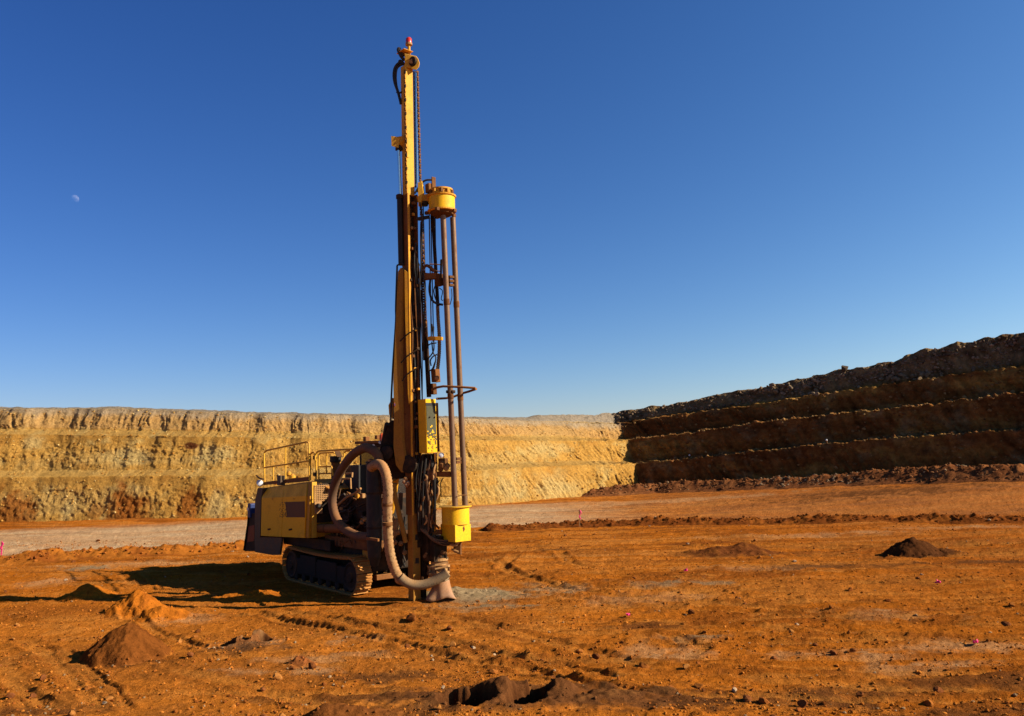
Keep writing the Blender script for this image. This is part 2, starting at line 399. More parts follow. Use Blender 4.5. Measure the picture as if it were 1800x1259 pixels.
DARK = [((1000, 1225), 2.0, .55), ((880, 1215), 1.0, .5), ((1200, 1235), 1.3, .35), ((640, 1225), 1.6, .25), ((700, 1255), 1.4, .3), ((1605, 975), 1.6, .5), ((1290, 975), 2.4, .45), ((222, 1160), .9, .5), ((1450, 1215), 1.6, .3), ((1750, 985), 2.0, .4),
        ((1720, 1190), 2.0, .3), ((1350, 1230), 1.6, .3), ((1750, 1240), 1.5, .4), ((80, 1252), 1.2, .3), ((660, 1190), 1.2, .25), ((1480, 995), 3, .5), ((1130, 1100), 1.2, .3), ((1000, 970), 1.1, .3), ((430, 1140), .7, .3), ((1550, 885), 7, 2.5), ((1750, 870), 6, 3)]
BERM = np.array([gpt(*p) for p in [(-500, 1010), (-200, 1000), (0, 988), (170, 978), (300, 972), (430, 960), (640, 948), (829, 934), (1035, 922), (1240, 921), (1500, 919), (1800, 921), (2300, 925)]])
def GC(x, y, z=None):
    """soil colour of the floor"""
    c = np.empty(x.shape+(3,)); c[:] = (.48, .136, .012)
    wx, wy = x+.5*fb(x/2, y/2, 2, 90), y+.5*fb(x/2, y/2, 2, 91)
    a = fb(wx/5.5, wy/2.4, 4, 12); b = fb(wx/1.3, wy/.8, 4, 13); e = fb(x/.25, y/.22, 3, 14)
    st = fb(x/9.0+y*.03, y/.55, 3, 15)           # streaks of passing vehicles
    c = mixc(c, (.26, .070, .010), ss(.02, .5, a)*.75)
    c = mixc(c, (.54, .195, .034), ss(.0, .55, -a+.3*b)*.55)
    c = mixc(c, (.21, .062, .012), ss(.25, .7, b+.4*e)*.6)
    c = mixc(c, (.54, .225, .05), ss(.2, .7, -b+.5*e)*.35)
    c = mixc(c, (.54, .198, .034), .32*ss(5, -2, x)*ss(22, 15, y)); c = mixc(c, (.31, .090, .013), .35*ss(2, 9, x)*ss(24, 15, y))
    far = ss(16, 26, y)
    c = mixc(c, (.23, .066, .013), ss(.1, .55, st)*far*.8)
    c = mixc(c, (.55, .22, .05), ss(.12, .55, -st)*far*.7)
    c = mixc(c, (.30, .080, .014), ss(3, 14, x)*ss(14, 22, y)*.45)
    # pale haul road behind the berm
    bx = np.interp(x, BERM[:, 0], BERM[:, 1])
    q = y-bx+.9*fb(x/3, y/2, 3, 44)
    road = ss(.9, 1.8, q)*ss(14.5, 11.5, q+.0*x)*(1-.93*ss(-1, 7, x+2*fb(x/4, y/1.2, 3, 47)))
    c = mixc(c, (.58, .385, .205), road*np.clip(.78+.35*fb(x/6, y/.8, 3, 45), 0, 1))
    c = mixc(c, (.44, .235, .095), road*ss(.1, .6, fb(x/7, y/.6, 3, 46))*.7)
    c = mixc(c, (.42, .22, .09), ss(.8, 2.5, q)*ss(2, 10, x)*.16*np.clip(.6+st, 0, 1))
    brk = .7*b+.5*e+.3*fb(x/.5, y/.4, 3, 19)
    for L, col, k in ((GREY, (.285, .20, .105), .85), (PALE, (.56, .35, .17), .38), (DARK, (.135, .05, .016), .85)):
        for (p, rx, ry) in L:
            gx, gy = gpt(*p)
            r = np.hypot((x-gx)/rx, (y-gy)/(ry*1.25))+brk
            c = mixc(c, col, ss(1.15, .15, r)*k)
    for P, hw, dp, tr in RUTS:                    # ridge-side shade painted as darker soil along the wheel ruts
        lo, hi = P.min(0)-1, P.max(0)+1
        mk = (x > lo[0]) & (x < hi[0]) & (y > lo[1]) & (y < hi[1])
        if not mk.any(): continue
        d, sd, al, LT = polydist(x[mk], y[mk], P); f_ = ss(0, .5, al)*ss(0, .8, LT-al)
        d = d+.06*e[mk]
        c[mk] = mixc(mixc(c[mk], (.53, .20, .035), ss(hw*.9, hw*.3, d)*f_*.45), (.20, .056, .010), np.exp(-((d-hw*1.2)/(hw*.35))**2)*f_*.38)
    for hx, hy, ra_, rb_, dz_ in HOLES:            # shade inside the holes painted as dark soil
        r = np.hypot((x-hx)/ra_, (y-hy)/rb_); mk = r < 2
        if mk.any(): c[mk] = mixc(c[mk], (.075, .026, .009), ss(1.4, .9, r[mk]+.3*e[mk]))
    return c*np.clip(1+.16*e+.14*fb(x/.08, y/.08, 2, 17), .4, 1.6)[..., None]

# rows get denser towards the camera's side of the pit, as detail there is seen larger
rows = [-70, -40, -20, -8, 0, 4, 6.5, 8.0]
y = 8.6
while y < 66:
    rows.append(y); y += min(max(.62*y*y/2698, .02), .3)
rows += [70, 80, 100]
rows = np.array(rows)
u = np.concatenate([[-9, -4, -2, -1.35], np.linspace(-1.06, 1.06, 900), [1.35, 2, 4, 9]])
W = np.where(rows < 8.6, 8.0, rows*.68+1.2)
X = u[None, :]*W[:, None]; Y = np.repeat(rows[:, None], len(u), 1)
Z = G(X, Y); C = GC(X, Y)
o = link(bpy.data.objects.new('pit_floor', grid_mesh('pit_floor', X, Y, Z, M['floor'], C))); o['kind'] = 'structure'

# ------------------------------------------------------------------ pit walls
LINES = {
 'c': ([-900, 0, 150, 450, 690, 821, 959, 1061, 1107, 1200, 1333, 1457, 1600, 1798, 2600], [842, 839, 838, 835, 831, 828, 820, 817, 815, 808, 793, 780, 768, 755, 700]),
 'b': ([-900, 0, 450, 821, 1092, 1200, 1333, 1467, 1600, 1700, 1798, 2600], [757, 763, 769, 774, 775, 763, 743, 728, 715, 703, 690, 580]),
 'a': ([-900, 0, 215, 430, 690, 818, 933, 1080, 1200, 1323, 1440, 1567, 1633, 1798, 2600], [714, 719, 719, 727, 733, 736, 740, 746, 728, 712, 693, 675, 665, 643, 530]),
 'd': ([-900, 0, 100, 215, 330, 430, 560, 690, 818, 925, 945, 1035, 1084, 1140, 1200, 1250, 1333, 1417, 1460, 1533, 1577, 1600, 1633, 1720, 1798, 2600],
       [712, 716, 717, 716, 720, 724, 727, 730, 733, 734, 730, 730, 725, 716, 707, 697, 682, 665, 655, 642, 634, 623, 614, 597, 585, 465]),
}
PATH = np.array([(-75, 33), (-45, 42), (-27.3, 44), (-14.2, 43.6), (-2.3, 46.6), (3.1, 52.2), (8.4, 56.8), (27.3, 44), (42, 34), (60, 20)])
seg = np.hypot(*np.diff(PATH, axis=0).T); S = np.concatenate([[0], np.cumsum(seg)])
SC_ = S[6]                                           # where the two walls meet
def build_wall(name, s0, s1, ds, seed, right):
    s = []; t = s0
    while t < s1:
        s.append(t); px = proj(np.interp(t, S, PATH[:, 0]), np.interp(t, S, PATH[:, 1]), 3)[0]
        t += ds if -120 < px < 1920 else .5
    s = np.array(s+[s1])
    k = np.linspace(-.35, .35, 7)
    def sm(v, tt):
        tt = np.maximum(tt, SC_) if right else np.minimum(tt, SC_)
        w_ = .02+9*(1-np.exp(-((tt-SC_)/5)**2)); return np.mean([np.interp(tt+q*w_, S, v) for q in k], 0)
    bx, by = sm(PATH[:, 0], s), sm(PATH[:, 1], s)
    tx, ty = sm(PATH[:, 0], s+(.5 if right else .0))-sm(PATH[:, 0], s-(0 if right else .5)), sm(PATH[:, 1], s+(.5 if right else .0))-sm(PATH[:, 1], s-(0 if right else .5))
    L = np.hypot(tx, ty); nx, ny = -ty/L, tx/L         # away from the pit
    mi = .774*np.clip(1-np.abs(s-SC_)/9, 0, 1)*(-1 if right else 1)   # the ledges of both walls meet in a mitre
    nx, ny = nx+tx/L*mi, ny+ty/L*mi
    near = ss(SC_-6, SC_+0, s)                         # 0 on the left wall, 1 on the right
    run = .75-.3*near; led = 1.0+.45*near; rise = .30-.2*near
    wv = lambda sd, a: a*fb(s/2.6, s*0+sd, 4, sd)
    off = [0*s]; z = [floor_base(bx, by)-.25]; msk = [0*s]; lev = [0*s]
    def line(kk, o_):
        return z_for(bx+nx*o_, by+ny*o_, *LINES[kk])
    cur = 0*s; zc = z[0]
    for j, kk in enumerate('cba'):
        o1 = cur+run+wv(seed+j, .22); z1 = line(kk, o1)+(.05+.13*near)*fb(s/.7, s*0+j, 4, seed+50+j, .65)
        nr = 46 if j < 2 else 40
        for q in range(1, nr+1):
            f = q/nr; off.append(cur+(o1-cur)*f); z.append(zc+(z1-zc)*f); msk.append(0*s+math.sin(math.pi*min(f*1.15, 1))**.6*.85+.15); lev.append(0*s+j+f*.999)
        o2 = o1+(led if j < 2 else .08+(led-.08)*near); z2 = z1+(rise if j < 2 else rise*near)
        for q in range(1, 8):
            f = q/7; off.append(o1+(o2-o1)*f); z.append(z1+(z2-z1)*f**1.3); msk.append(0*s+.15+.25*f); lev.append(0*s+j+.9995)
        cur, zc = o2, z2
    o1 = cur+.9; z1 = np.maximum(line('d', o1), zc+.02)
    for q in range(1, 25):
        f = q/24; off.append(cur+(o1-cur)*f); z.append(zc+(z1-zc)*math.sin(f*math.pi/2)); msk.append(0*s+.5*(1-.5*f)); lev.append(0*s+3+f*.99)
    for q, dz in ((.6, -.05), (1.6, -.25), (4, -.6), (10, -.8), (40, -1.0)):
        off.append(o1+q); z.append(z1+dz); msk.append(0*s+.3); lev.append(0*s+4)
    off, z, msk, lev = map(np.array, (off, z, msk, lev)); SS = np.repeat(s[None], len(off), 0)
    N = np.repeat(near[None], len(off), 0)
    sl_ = .18+.45*ss(SC_-16, SC_-8, SS)
    qx = SS+sl_*z+.25*fb(SS/1.2, z/1.2, 2, seed+3)
    gro = rdg(qx/.46, z/3.6, 3, seed+5)                 # gullies and bucket marks
    gro2 = rdg(qx/.19, z/1.6, 2, seed+6)
    lum = fb(SS/.9, z/.7, 5, seed+7, .6); big = fb(SS/3.5, z/2.5, 3, seed+8); pit = np.clip(fb(SS/.35, z/.3, 3, seed+9)-.15, 0, 1)
    low = ss(1.0, 1.05, 2-lev+1)                        # below the top bench
    top = 1-low
    grow = (.55+.45*ss(-.1, .5, big))*(top*1.0+low*(.25+.75*ss(SC_-17, SC_-9, SS)))
    d = msk*(.17*gro*grow+.07*gro2*grow+.06*lum*(.45+.55*low)+.09*big-.06*pit*low+.05*fb(SS/.3, z/.26, 3, seed+10, .6)+.025*fb(SS/.13, z/.12, 2, seed+4))
    d = d+ss(3, 3.1, lev)*(.13*rdg(SS/.8, lev*1.5, 3, seed+30)+.11*fb(SS/.5, lev*2, 4, seed+31))*N
    zz = z+ss(3.1, 3.9, lev)*(.08+.10*N)*fb(SS/.9, lev*2.0, 4, seed+32)+.05*(lev % 1 > .999)*fb(SS/.3, off/.3, 3, seed+33)+.05*msk*fb(SS/.4, z/.4, 2, seed+34)
    X = bx+nx*(off-d); Y = by+ny*(off-d)
    # soil colours
    c = np.empty(X.shape+(3,)); c[:] = (.54, .285, .062)
    A = fb(SS/5+.4*lum, z/1.8, 4, seed+11); B = fb(SS/1.5, z/1.2, 4, seed+12)
    c = mixc(c, (.53, .335, .105), ss(.0, .5, A)*.7); c = mixc(c, (.44, .205, .038), ss(.0, .5, -A)*.5)
    c = mixc(c, (.58, .40, .14), ss(.25, .7, B)*.6); c = mixc(c, (.36, .155, .03), ss(.3, .7, -B)*.45)
    tb = ss(1.98, 2.15, lev)                            # top bench: duller tan, grey at the lip
    c = mixc(c, (.50, .285, .105), tb*.7); c = mixc(c, (.36, .275, .175), ss(2.55, 2.98, lev+.2*lum+.12*gro)*.8)
    c = mixc(c, (.45, .275, .085), (lev % 1 > .999)*.5)
    if not right:
        pxb = proj(bx, by, 1.0)[0]
        for p, wd, h, k in ((15, 42, .85, .8), (48, 20, .6, .6), (218, 46, .9, .9), (328, 20, .75, .8), (165, 18, .4, .4), (-120, 70, .9, .9), (-300, 60, .8, .8)):
            r = np.hypot((pxb[None]-p)/wd, (lev-.30)/(h*.62))+.55*lum+.35*A
            c = mixc(c, (.33, .095, .015), ss(1.15, .5, r)*k*(lev < 1))
        for p, l0, wd, h in ((115, .3, 16, .35), (190, 1.4, 60, .45), (350, 1.5, 50, .4), (380, .35, 26, .4), (10, 1.8, 24, .25), (975, .45, 50, .5), (1000, 1.6, 40, .4), (900, .5, 30, .5)):
            r = np.hypot((pxb[None]-p)/wd, (lev-l0)/h)+.5*lum
            c = mixc(c, (.58, .42, .165), ss(1.1, .2, r)*.65)
        r = np.hypot((pxb[None]-302)/13, (lev-1.72)/.12)+.3*lum
        c = mixc(c, (.17, .055, .018), ss(1.1, .7, r))
        c = mixc(c, (.36, .15, .04), ss(.10, .02, lev+.05*lum)*.7)
    # the far wall's shade is put into darker red-brown soil colours, under a grey dump
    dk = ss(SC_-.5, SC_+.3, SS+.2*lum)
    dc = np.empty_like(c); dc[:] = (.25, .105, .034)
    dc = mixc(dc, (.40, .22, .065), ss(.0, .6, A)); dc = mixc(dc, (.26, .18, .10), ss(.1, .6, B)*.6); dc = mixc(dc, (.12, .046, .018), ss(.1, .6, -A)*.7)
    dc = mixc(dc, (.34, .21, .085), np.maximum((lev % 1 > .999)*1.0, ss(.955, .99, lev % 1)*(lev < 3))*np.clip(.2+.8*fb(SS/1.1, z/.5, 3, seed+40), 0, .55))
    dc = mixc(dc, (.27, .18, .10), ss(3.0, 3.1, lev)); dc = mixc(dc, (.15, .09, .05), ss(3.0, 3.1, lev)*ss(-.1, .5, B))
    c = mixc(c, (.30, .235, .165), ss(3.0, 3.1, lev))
    dc = dc*np.array((1, .93, .7)); dc = dc*np.clip(1+.5*fb(qx/.55, z/3.0, 3, seed+61)+.35*fb(SS/.3, z/.28, 3, seed+62)+.3*fb(SS/3, z/.35, 3, seed+63), .25, 2.2)[..., None]  # mottling painted in where shade hides the relief
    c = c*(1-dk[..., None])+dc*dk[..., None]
    c = c*(1+.16*lum+.10*fb(SS/.18, z/.16, 2, seed+13))[..., None]
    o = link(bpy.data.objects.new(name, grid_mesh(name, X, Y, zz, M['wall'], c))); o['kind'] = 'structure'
    return X, Y, zz, lev, s
WL = build_wall('pit_wall_left', 0, SC_, .05, 100, False)
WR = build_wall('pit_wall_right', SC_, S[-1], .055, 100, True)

# ------------------------------------------------------------------ berms and mounds: own meshes that follow the floor
def strip(name, P, half, hfun, colfun, n_s, n_c, mat):
    P = np.asarray(P); sg = np.concatenate([[0], np.cumsum(np.hypot(*np.diff(P, axis=0).T))])
    s = np.linspace(0, sg[-1], n_s); k = np.linspace(-.8, .8, 9)
    f = lambda v, t: np.mean([np.interp(t+q, sg, v) for q in k], 0)
    bx, by = f(P[:, 0], s), f(P[:, 1], s); tx, ty = np.gradient(bx), np.gradient(by); L = np.hypot(tx, ty); nx, ny = -ty/L, tx/L
    c = np.linspace(-half, half, n_c)[:, None]
    X = bx+nx*c; Y = by+ny*c; SS = np.repeat(s[None], n_c, 0); CC = np.repeat(c, n_s, 1)
    h = hfun(SS, CC, X, Y, sg[-1]); Z = G(X, Y)+h-.02
    o = link(bpy.data.objects.new(name, grid_mesh(name, X, Y, Z, mat, colfun(SS, CC, X, Y, h)))); o['kind'] = 'structure'
    return X, Y, Z, h
def berm_h(sd, H):
    def f(s, c, x, y, L):
        w_ = .55+.12*fb(s/1.5, s*0, 2, sd); cc = c+.15*fb(s/2, s*0+3, 2, sd+1)
        e = np.exp(-(cc/w_)**2*1.2)
        hh = H*(.7+.6*fb(s/2.2, s*0+9, 3, sd+2))
        return hh*e+.10*e*fb(x/.3, y/.3, 4, sd+3, .6)+.06*e*rdg(x/.8, y/.5, 2, sd+4)-.12*ss(.7*1.0, 1.0, np.abs(c)/1.3)-.3*(ss(.8, 0, s)+ss(.8, 0, L-s))
    return f
def berm_c(main, alt, sd):
    def f(s, c, x, y, h):
        cc = np.empty(x.shape+(3,)); cc[:] = main; b = fb(x/1.1, y/.7, 4, sd)
        cc = mixc(cc, alt, ss(-.1, .6, b)); return cc*(1+.25*fb(x/.2, y/.2, 3, sd+1))[..., None]
    return f
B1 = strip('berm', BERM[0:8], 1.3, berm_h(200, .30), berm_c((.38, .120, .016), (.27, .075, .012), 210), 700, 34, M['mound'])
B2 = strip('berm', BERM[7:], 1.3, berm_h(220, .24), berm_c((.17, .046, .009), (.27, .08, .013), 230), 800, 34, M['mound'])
# rubble windrow along the foot of the far wall
i0 = np.searchsorted(WR[4], SC_+0.01)
pw = np.array([(np.interp(t, S, PATH[:, 0]), np.interp(t, S, PATH[:, 1])) for t in np.arange(SC_, S[-2], 1.0)])
dr = np.array([.54, .84]); pw = np.concatenate([[gpt(1000, 873)+np.array([0, .6])], [(pw[0]+gpt(1000, 873))/2+np.array([1.6, -1.0])], pw[2:]-dr*1.7])
BT = ([900, 1000, 1100, 1200, 1367, 1483, 1517, 1600, 1667, 1798, 2600], [872, 862, 851, 844, 838, 831, 826, 816, 815, 812, 770])
def rub_h(s, c, x, y, L):
    ht = np.clip(z_for(x, y, *BT, z0=1.0)-G(x, y), .15, 1.5)
    cc = c+.25*fb(s/2, s*0+3, 2, 301); e = np.exp(-(cc/.95)**2*1.1)
    return .88*ht*e*ss(0, 2.0, s)*(.95+.18*fb(s/1.3, s*0, 3, 305))+e*(.11*fb(x/.45, y/.45, 4, 302, .6)+.07*rdg(x/.6, y/.6, 3, 303))-.2*ss(.72, 1, np.abs(c)/1.9)-.1*ss(1.5, 0, s)
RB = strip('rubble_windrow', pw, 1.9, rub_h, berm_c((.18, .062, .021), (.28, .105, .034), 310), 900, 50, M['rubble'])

CL_P, CL_C = [], []                       # clods that rolled to the foot of the mounds
def mound(name, px, py, rx, ry, hfun, col, col2, label, sd, n=130, group=None, mat=None):
    cx, cy = gpt(px, py, 0.0); zf = float(floor_base(np.array(cx), np.array(cy)))
    cx, cy = gpt(px, py, zf)
    a = np.linspace(-1.0, 1.0, n); X, Y = np.meshgrid(cx+a*rx, cy+a*ry)
    U, V = (X-cx), (Y-cy)
    h = hfun(U, V)
    edge = ss(.80, 1.0, np.maximum(np.abs(U)/rx, np.abs(V)/ry))
    lum = fb(X/.35, Y/.35, 4, sd); fine = fb(X/.09, Y/.09, 3, sd+1)
    h = h+(.05*lum+.018*fine)*ss(.0, .08, h)
    Z = G(X, Y)+h-.05*edge-.012
    c = np.empty(X.shape+(3,)); c[:] = col; c = mixc(c, col2, ss(.1, .6, lum))
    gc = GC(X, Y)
    for hx, hy, ra_, rb_, dz_ in HOLES:
        c = mixc(c, (.075, .026, .009), ss(1.4, .9, np.hypot((X-hx)/ra_, (Y-hy)/rb_)+.2*fine))  # same painted hole shade, carried onto the mound
    t = ss(.0, .05, h+.03*lum); c = gc*(1-t[..., None])+c*t[..., None]
    c = c*(1+.2*fine)[..., None]
    rr_ = np.random.default_rng(sd); ok = np.argwhere((h > .01) & (h < .16)); ii = ok[rr_.integers(0, len(ok), int(90*rx*ry)+25)]
    CL_P.append(np.stack([A_[ii[:, 0], ii[:, 1]] for A_ in (X, Y, Z)], -1)); CL_C.append(np.array(col)*rr_.uniform(.8, 1.5, (len(ii), 1)))
    me = grid_mesh(name, X-cx, Y-cy, Z-zf, mat or M['mound'], c)
    o = link(bpy.data.objects.new(name, me)); o.location = (cx, cy, zf)
    tag(o, label, 'dirt mound', group or 'drill cutting mounds on the pit floor')
    return o
def cone(R0, H, ecc=1.0, ox=0, oy=0, p=1.0, sd=0):
    def f(u_, v_):
        r = np.hypot(u_-ox, (v_-oy)*ecc); th = np.arctan2(v_-oy, u_-ox)
        rr = r/(R0*(1+.10*fb(np.cos(th)*1.3+sd, np.sin(th)*1.3, 2, sd)))
        return H*np.clip(1-np.sqrt(rr**2+.012)+.08, -.02, 1)+.035*np.exp(-(rr/1.15)**4) if p == 1.0 else H*np.clip(1-np.sqrt(rr**2+.01)+.1, 0, 1)**p
    return f
def hump(l):
    def f(u_, v_):
        s = 0
        for ox, oy, rx, ry, H in l: s = s+H*np.exp(-(((u_-ox)/rx)**2+((v_-oy)/ry)**2))
        return s
    return f
DB, DB2 = (.19, .058, .011), (.14, .042, .009)
OR, OR2 = (.44, .128, .012), (.36, .10, .011)
mound('dirt_mound', 223, 1152, .95, .95, cone(.66, .51, sd=1), DB, DB2, 'dark brown cone shaped dirt mound on orange ground at lower left', 400, 160)
mound('dirt_mound', 240, 1074, 1.0, 1.0, cone(.62, .40, p=1.25, sd=2), OR, OR2, 'bright orange sunlit mound between drill rig and dark brown cone', 410)
mound('dirt_mound', 285, 1084, .8, .7, hump([(-.05, 0, .32, .28, .20), (.25, .05, .25, .2, .10)]), OR, OR2, 'low orange lump just right of the bright orange mound', 415, 90)
mound('dirt_mound', 153, 1050, 1.0, 1.0, cone(.66, .33, p=1.3, sd=3), OR, OR2, 'small orange mound crossed by the long shadow of the mast', 420, 110)
mound('dirt_mound', 425, 1050, 1.4, .9, hump([(0, 0, .7, .3, .08), (.5, .1, .4, .25, .06)]), OR, OR2, 'low orange ridge in shadow left of the crawler track', 425, 90)
mound('dirt_mound', 1603, 972, 2.0, 1.6, lambda a, b: cone(.72, .46, sd=4)(a, b)+hump([(.75, .1, .6, .5, .12), (-.2, -.3, .4, .3, .06)])(a, b), (.085, .030, .010), (.12, .043, .012), 'dark brown dirt mound standing alone at far right', 430, 130)
mound('dirt_mound', 1290, 972, 2.6, 1.2, hump([(-.55, 0, .45, .35, .18), (.35, .05, .55, .4, .23), (0, 0, 1.4, .6, .05)]), (.15, .045, .012), (.23, .075, .015), 'low double humped reddish mound left of the dark far right mound', 440, 110)
mound('dirt_mound', 525, 1170, .45, .4, hump([(0, 0, .16, .14, .09), (.16, -.05, .1, .1, .05)]), (.27, .085, .022), (.2, .06, .018), 'tiny reddish heap beside the pale patch in left foreground', 445, 70)
def pit_pile(u_, v_):
    s = hump([(.0, .16, .33, .30, .22), (.66, .14, .24, .24, .19), (-.62, .05, .3, .25, .08), (1.5, -.05, 1.0, .4, .06), (.2, -.35, .9, .3, .04), (-1.2, .1, .6, .4, .04)])(u_, v_)
    return s
def pile_mat_h(u_, v_): return pit_pile(u_, v_)
mound('dirt_mound', 885, 1228, 2.6, 1.15, pile_mat_h, (.135, .050, .016), (.19, .075, .022), 'wide dark brown heap with two collapsed drill holes at bottom centre', 450, 230)
mound('dirt_mound', 425, 1132, .95, .8, lambda a, b: hump([(.20, .16, .13, .12, .13), (-.05, .02, .20, .14, .09), (.1, -.05, .6, .30, .05), (.36, .16, .10, .10, .09)])(a, b), (.22, .082, .025), (.26, .13, .05), 'broken drill collar with dark holes and grey cuttings in left foreground', 460, 170)
mound('dirt_mound', 590, 1258, 1.0, .5, hump([(0, -.05, .35, .2, .16), (.5, 0, .3, .2, .06)]), (.20, .065, .015), (.14, .045, .013), 'reddish brown heap cut off by the bottom edge of the picture', 470, 80)
mound('dirt_mound', 815, 1047, 1.7, 1.1, hump([(-.35, .1, .5, .4, .13), (.3, .15, .8, .45, .07)]), (.285, .195, .10), (.22, .145, .07), 'low spread of grey brown drill cuttings below the mast', 480, 130)

# ------------------------------------------------------------------ stones
def stone_verts(sd, sub=1):
    import bmesh
    bm = bmesh.new(); bmesh.ops.create_icosphere(bm, subdivisions=sub, radius=1)
    r_ = random.Random(sd); v = []
    ax = Vector((r_.uniform(-1, 1), r_.uniform(-1, 1), r_.uniform(-1, 1)))
    cuts = [(Vector((r_.gauss(0, 1), r_.gauss(0, 1), r_.gauss(0, 1))).normalized(), r_.uniform(.45, .8)) for _ in range(7)]
    for q in bm.verts:
        p = q.co.copy()
        for n_, d_ in cuts:
            e = p.dot(n_)-d_
            if e > 0: p -= n_*e
        p *= 1+r_.uniform(-.10, .10); v.append((p.x, p.y*.9, p.z*.75))
    f = [tuple(q.index for q in x.verts) for x in bm.faces]; bm.free()
    return np.array(v), np.array(f)
STONES = [stone_verts(k, 1) for k in range(8)]
BIGST = [stone_verts(50+k, 2) for k in range(8)]
def scatter(name, P, r, cols, mat, lib=STONES, sd=1):
    """one joined mesh of many stones"""
    g = np.random.default_rng(sd); Vs = []; Fs = []; Cs = []; o_ = 0
    kind = g.integers(0, len(lib), len(P))
    for k, (v, f) in enumerate(lib):
        ii = np.where(kind == k)[0]
        if not len(ii): continue
        an = g.uniform(0, 6.28, len(ii)); ca, sa = np.cos(an)[:, None], np.sin(an)[:, None]
        sc = r[ii][:, None]*g.uniform(.75, 1.25, (len(ii), 3))[:, :, None].transpose(0, 2, 1)[:, 0, :]
        x = v[None, :, 0]*ca-v[None, :, 1]*sa; y_ = v[None, :, 0]*sa+v[None, :, 1]*ca; z_ = np.repeat(v[None, :, 2], len(ii), 0)
        q = np.stack([x*sc[:, :1], y_*sc[:, 1:2], z_*sc[:, 2:]], -1)+P[ii][:, None, :]
        Vs.append(q.reshape(-1, 3)); Fs.append((f[None]+(o_+np.arange(len(ii))*len(v))[:, None, None]).reshape(-1, 3)); o_ += len(ii)*len(v)
        Cs.append(np.repeat(cols[ii], len(v), 0))
    me = raw_mesh(name, np.concatenate(Vs), np.concatenate(Fs), mat, np.concatenate(Cs), smooth=False)
    o = link(bpy.data.objects.new(name, me)); o['kind'] = 'stuff'; return o
def stone_cols(n, pale=.12, base=((.47, .16, .025), (.38, .12, .018), (.27, .08, .015))):
    b = np.array(base)[rng.integers(0, len(base), n)]*rng.uniform(.75, 1.25, (n, 1))
    p = rng.random(n) < pale; b[p] = np.array((.36, .23, .12))*rng.uniform(.7, 1.2, (p.sum(), 1)); return b
M['stone'] = soil_mat('stone_soil', 40, 140, .5, .01, .8, 1.15)
def fld(n, py0, py1, clump, sd):
    """random floor points, clustered by noise"""
    out = []
    while sum(len(a) for a in out) < n:
        y_ = 9.4+(np.random.default_rng(sd).random(n*3)**1.9)*24; sd += 1
        x_ = np.random.default_rng(sd+500).uniform(-1, 1, n*3)*(.68*y_+.5)
        k = fb(x_/1.4, y_/1.1, 3, 71) + .5*np.random.default_rng(sd+900).standard_normal(n*3)
        rx, ry = x_-RIGP[0], y_-RIGP[1]; lx, ly = rx*FX[0]+ry*FX[1], rx*LX[0]+ry*LX[1]
        ok = (k > clump) & ~((lx > -5.4) & (lx < .8) & (ly > -1.1) & (ly < 2.0))
        out.append(np.stack([x_[ok], y_[ok]], -1))
    return np.concatenate(out)[:n]
p = fld(33000, 0, 0, -.1, 3); r = .007+.030*rng.random(len(p))**4.2
scatter('gravel', np.column_stack([p, G(p[:, 0], p[:, 1])+r*.15]), r, stone_cols(len(p), .05), M['stone'], STONES[:], 5)

def stone_mesh(k, col, sd=0):
    v, f = BIGST[k % 8]; c = np.empty((len(v), 3)); c[:] = col
    return raw_mesh('stone', v, f, M['stone'], c*(1+.15*np.random.default_rng(k).standard_normal((len(v), 1))), smooth=False)
CLODM = [stone_mesh(k, c) for k, c in enumerate([(.33, .11, .022), (.26, .08, .018), (.20, .065, .02), (.38, .15, .035), (.30, .10, .02), (.17, .055, .016)])]
PALEM = [stone_mesh(k+3, c) for k, c in enumerate([(.40, .27, .16), (.34, .24, .15)])]
DARKM = [stone_mesh(k+1, c) for k, c in enumerate([(.15, .10, .062), (.19, .135, .085), (.26, .175, .095), (.11, .075, .048)])]
def rock(me, loc, r_, label, group, name='rock', cat='rock', sq=None):
    o = link(bpy.data.objects.new(name, me)); o.location = loc
    s_ = sq or (1, 1, 1); o.scale = (r_*s_[0]*random.uniform(.85, 1.2), r_*s_[1]*random.uniform(.85, 1.2), r_*s_[2]*random.uniform(.8, 1.1)); o.rotation_euler = (random.uniform(-.3, .3), random.uniform(-.3, .3), random.uniform(0, 6.28))
    return tag(o, label, cat, group)
def gz(x, y): return float(G(np.array([float(x)]), np.array([float(y)]))[0])
P_ = np.concatenate(CL_P); scatter('loose_soil', P_, .008+.03*rng.random(len(P_))**3, np.concatenate(CL_C), M['stone'], STONES, 15)
LMK = [((222, 1150), 'near the dark brown cone mound'), ((240, 1070), 'near the bright orange mound'), ((60, 1230), 'in the lower left corner'), ((440, 1130), 'near the broken drill collar'), ((520, 1165), 'near the pale patch at left'), ((600, 1250), 'near the bottom edge left of centre'),
       ((560, 1090), 'between the crawler track and the left foreground'), ((740, 1095), 'just below the mast'), ((880, 1220), 'around the collapsed drill holes'), ((1150, 1230), 'right of the collapsed drill holes'), ((950, 1130), 'among the tread marks at centre'), ((1180, 1145), 'around the grey patch at centre right'),
       ((1100, 1060), 'along the far vehicle rut'), ((950, 1000), 'on the open ground behind the skirt of the mast'), ((1290, 985), 'near the low double mound'), ((1605, 980), 'near the dark far right mound'), ((1450, 1060), 'in the middle ground at right'), ((1430, 1150), 'around the long pale patch'), ((1690, 1140), 'beside the bright pink tape'),
       ((1400, 1230), 'in the right foreground'), ((1700, 1230), 'in the lower right corner'), ((1720, 1060), 'near the right edge in the middle ground'), ((100, 1030), 'left of the long mast shadow mound'), ((100, 980), 'along the left berm'), ((1300, 925), 'along the right berm')]
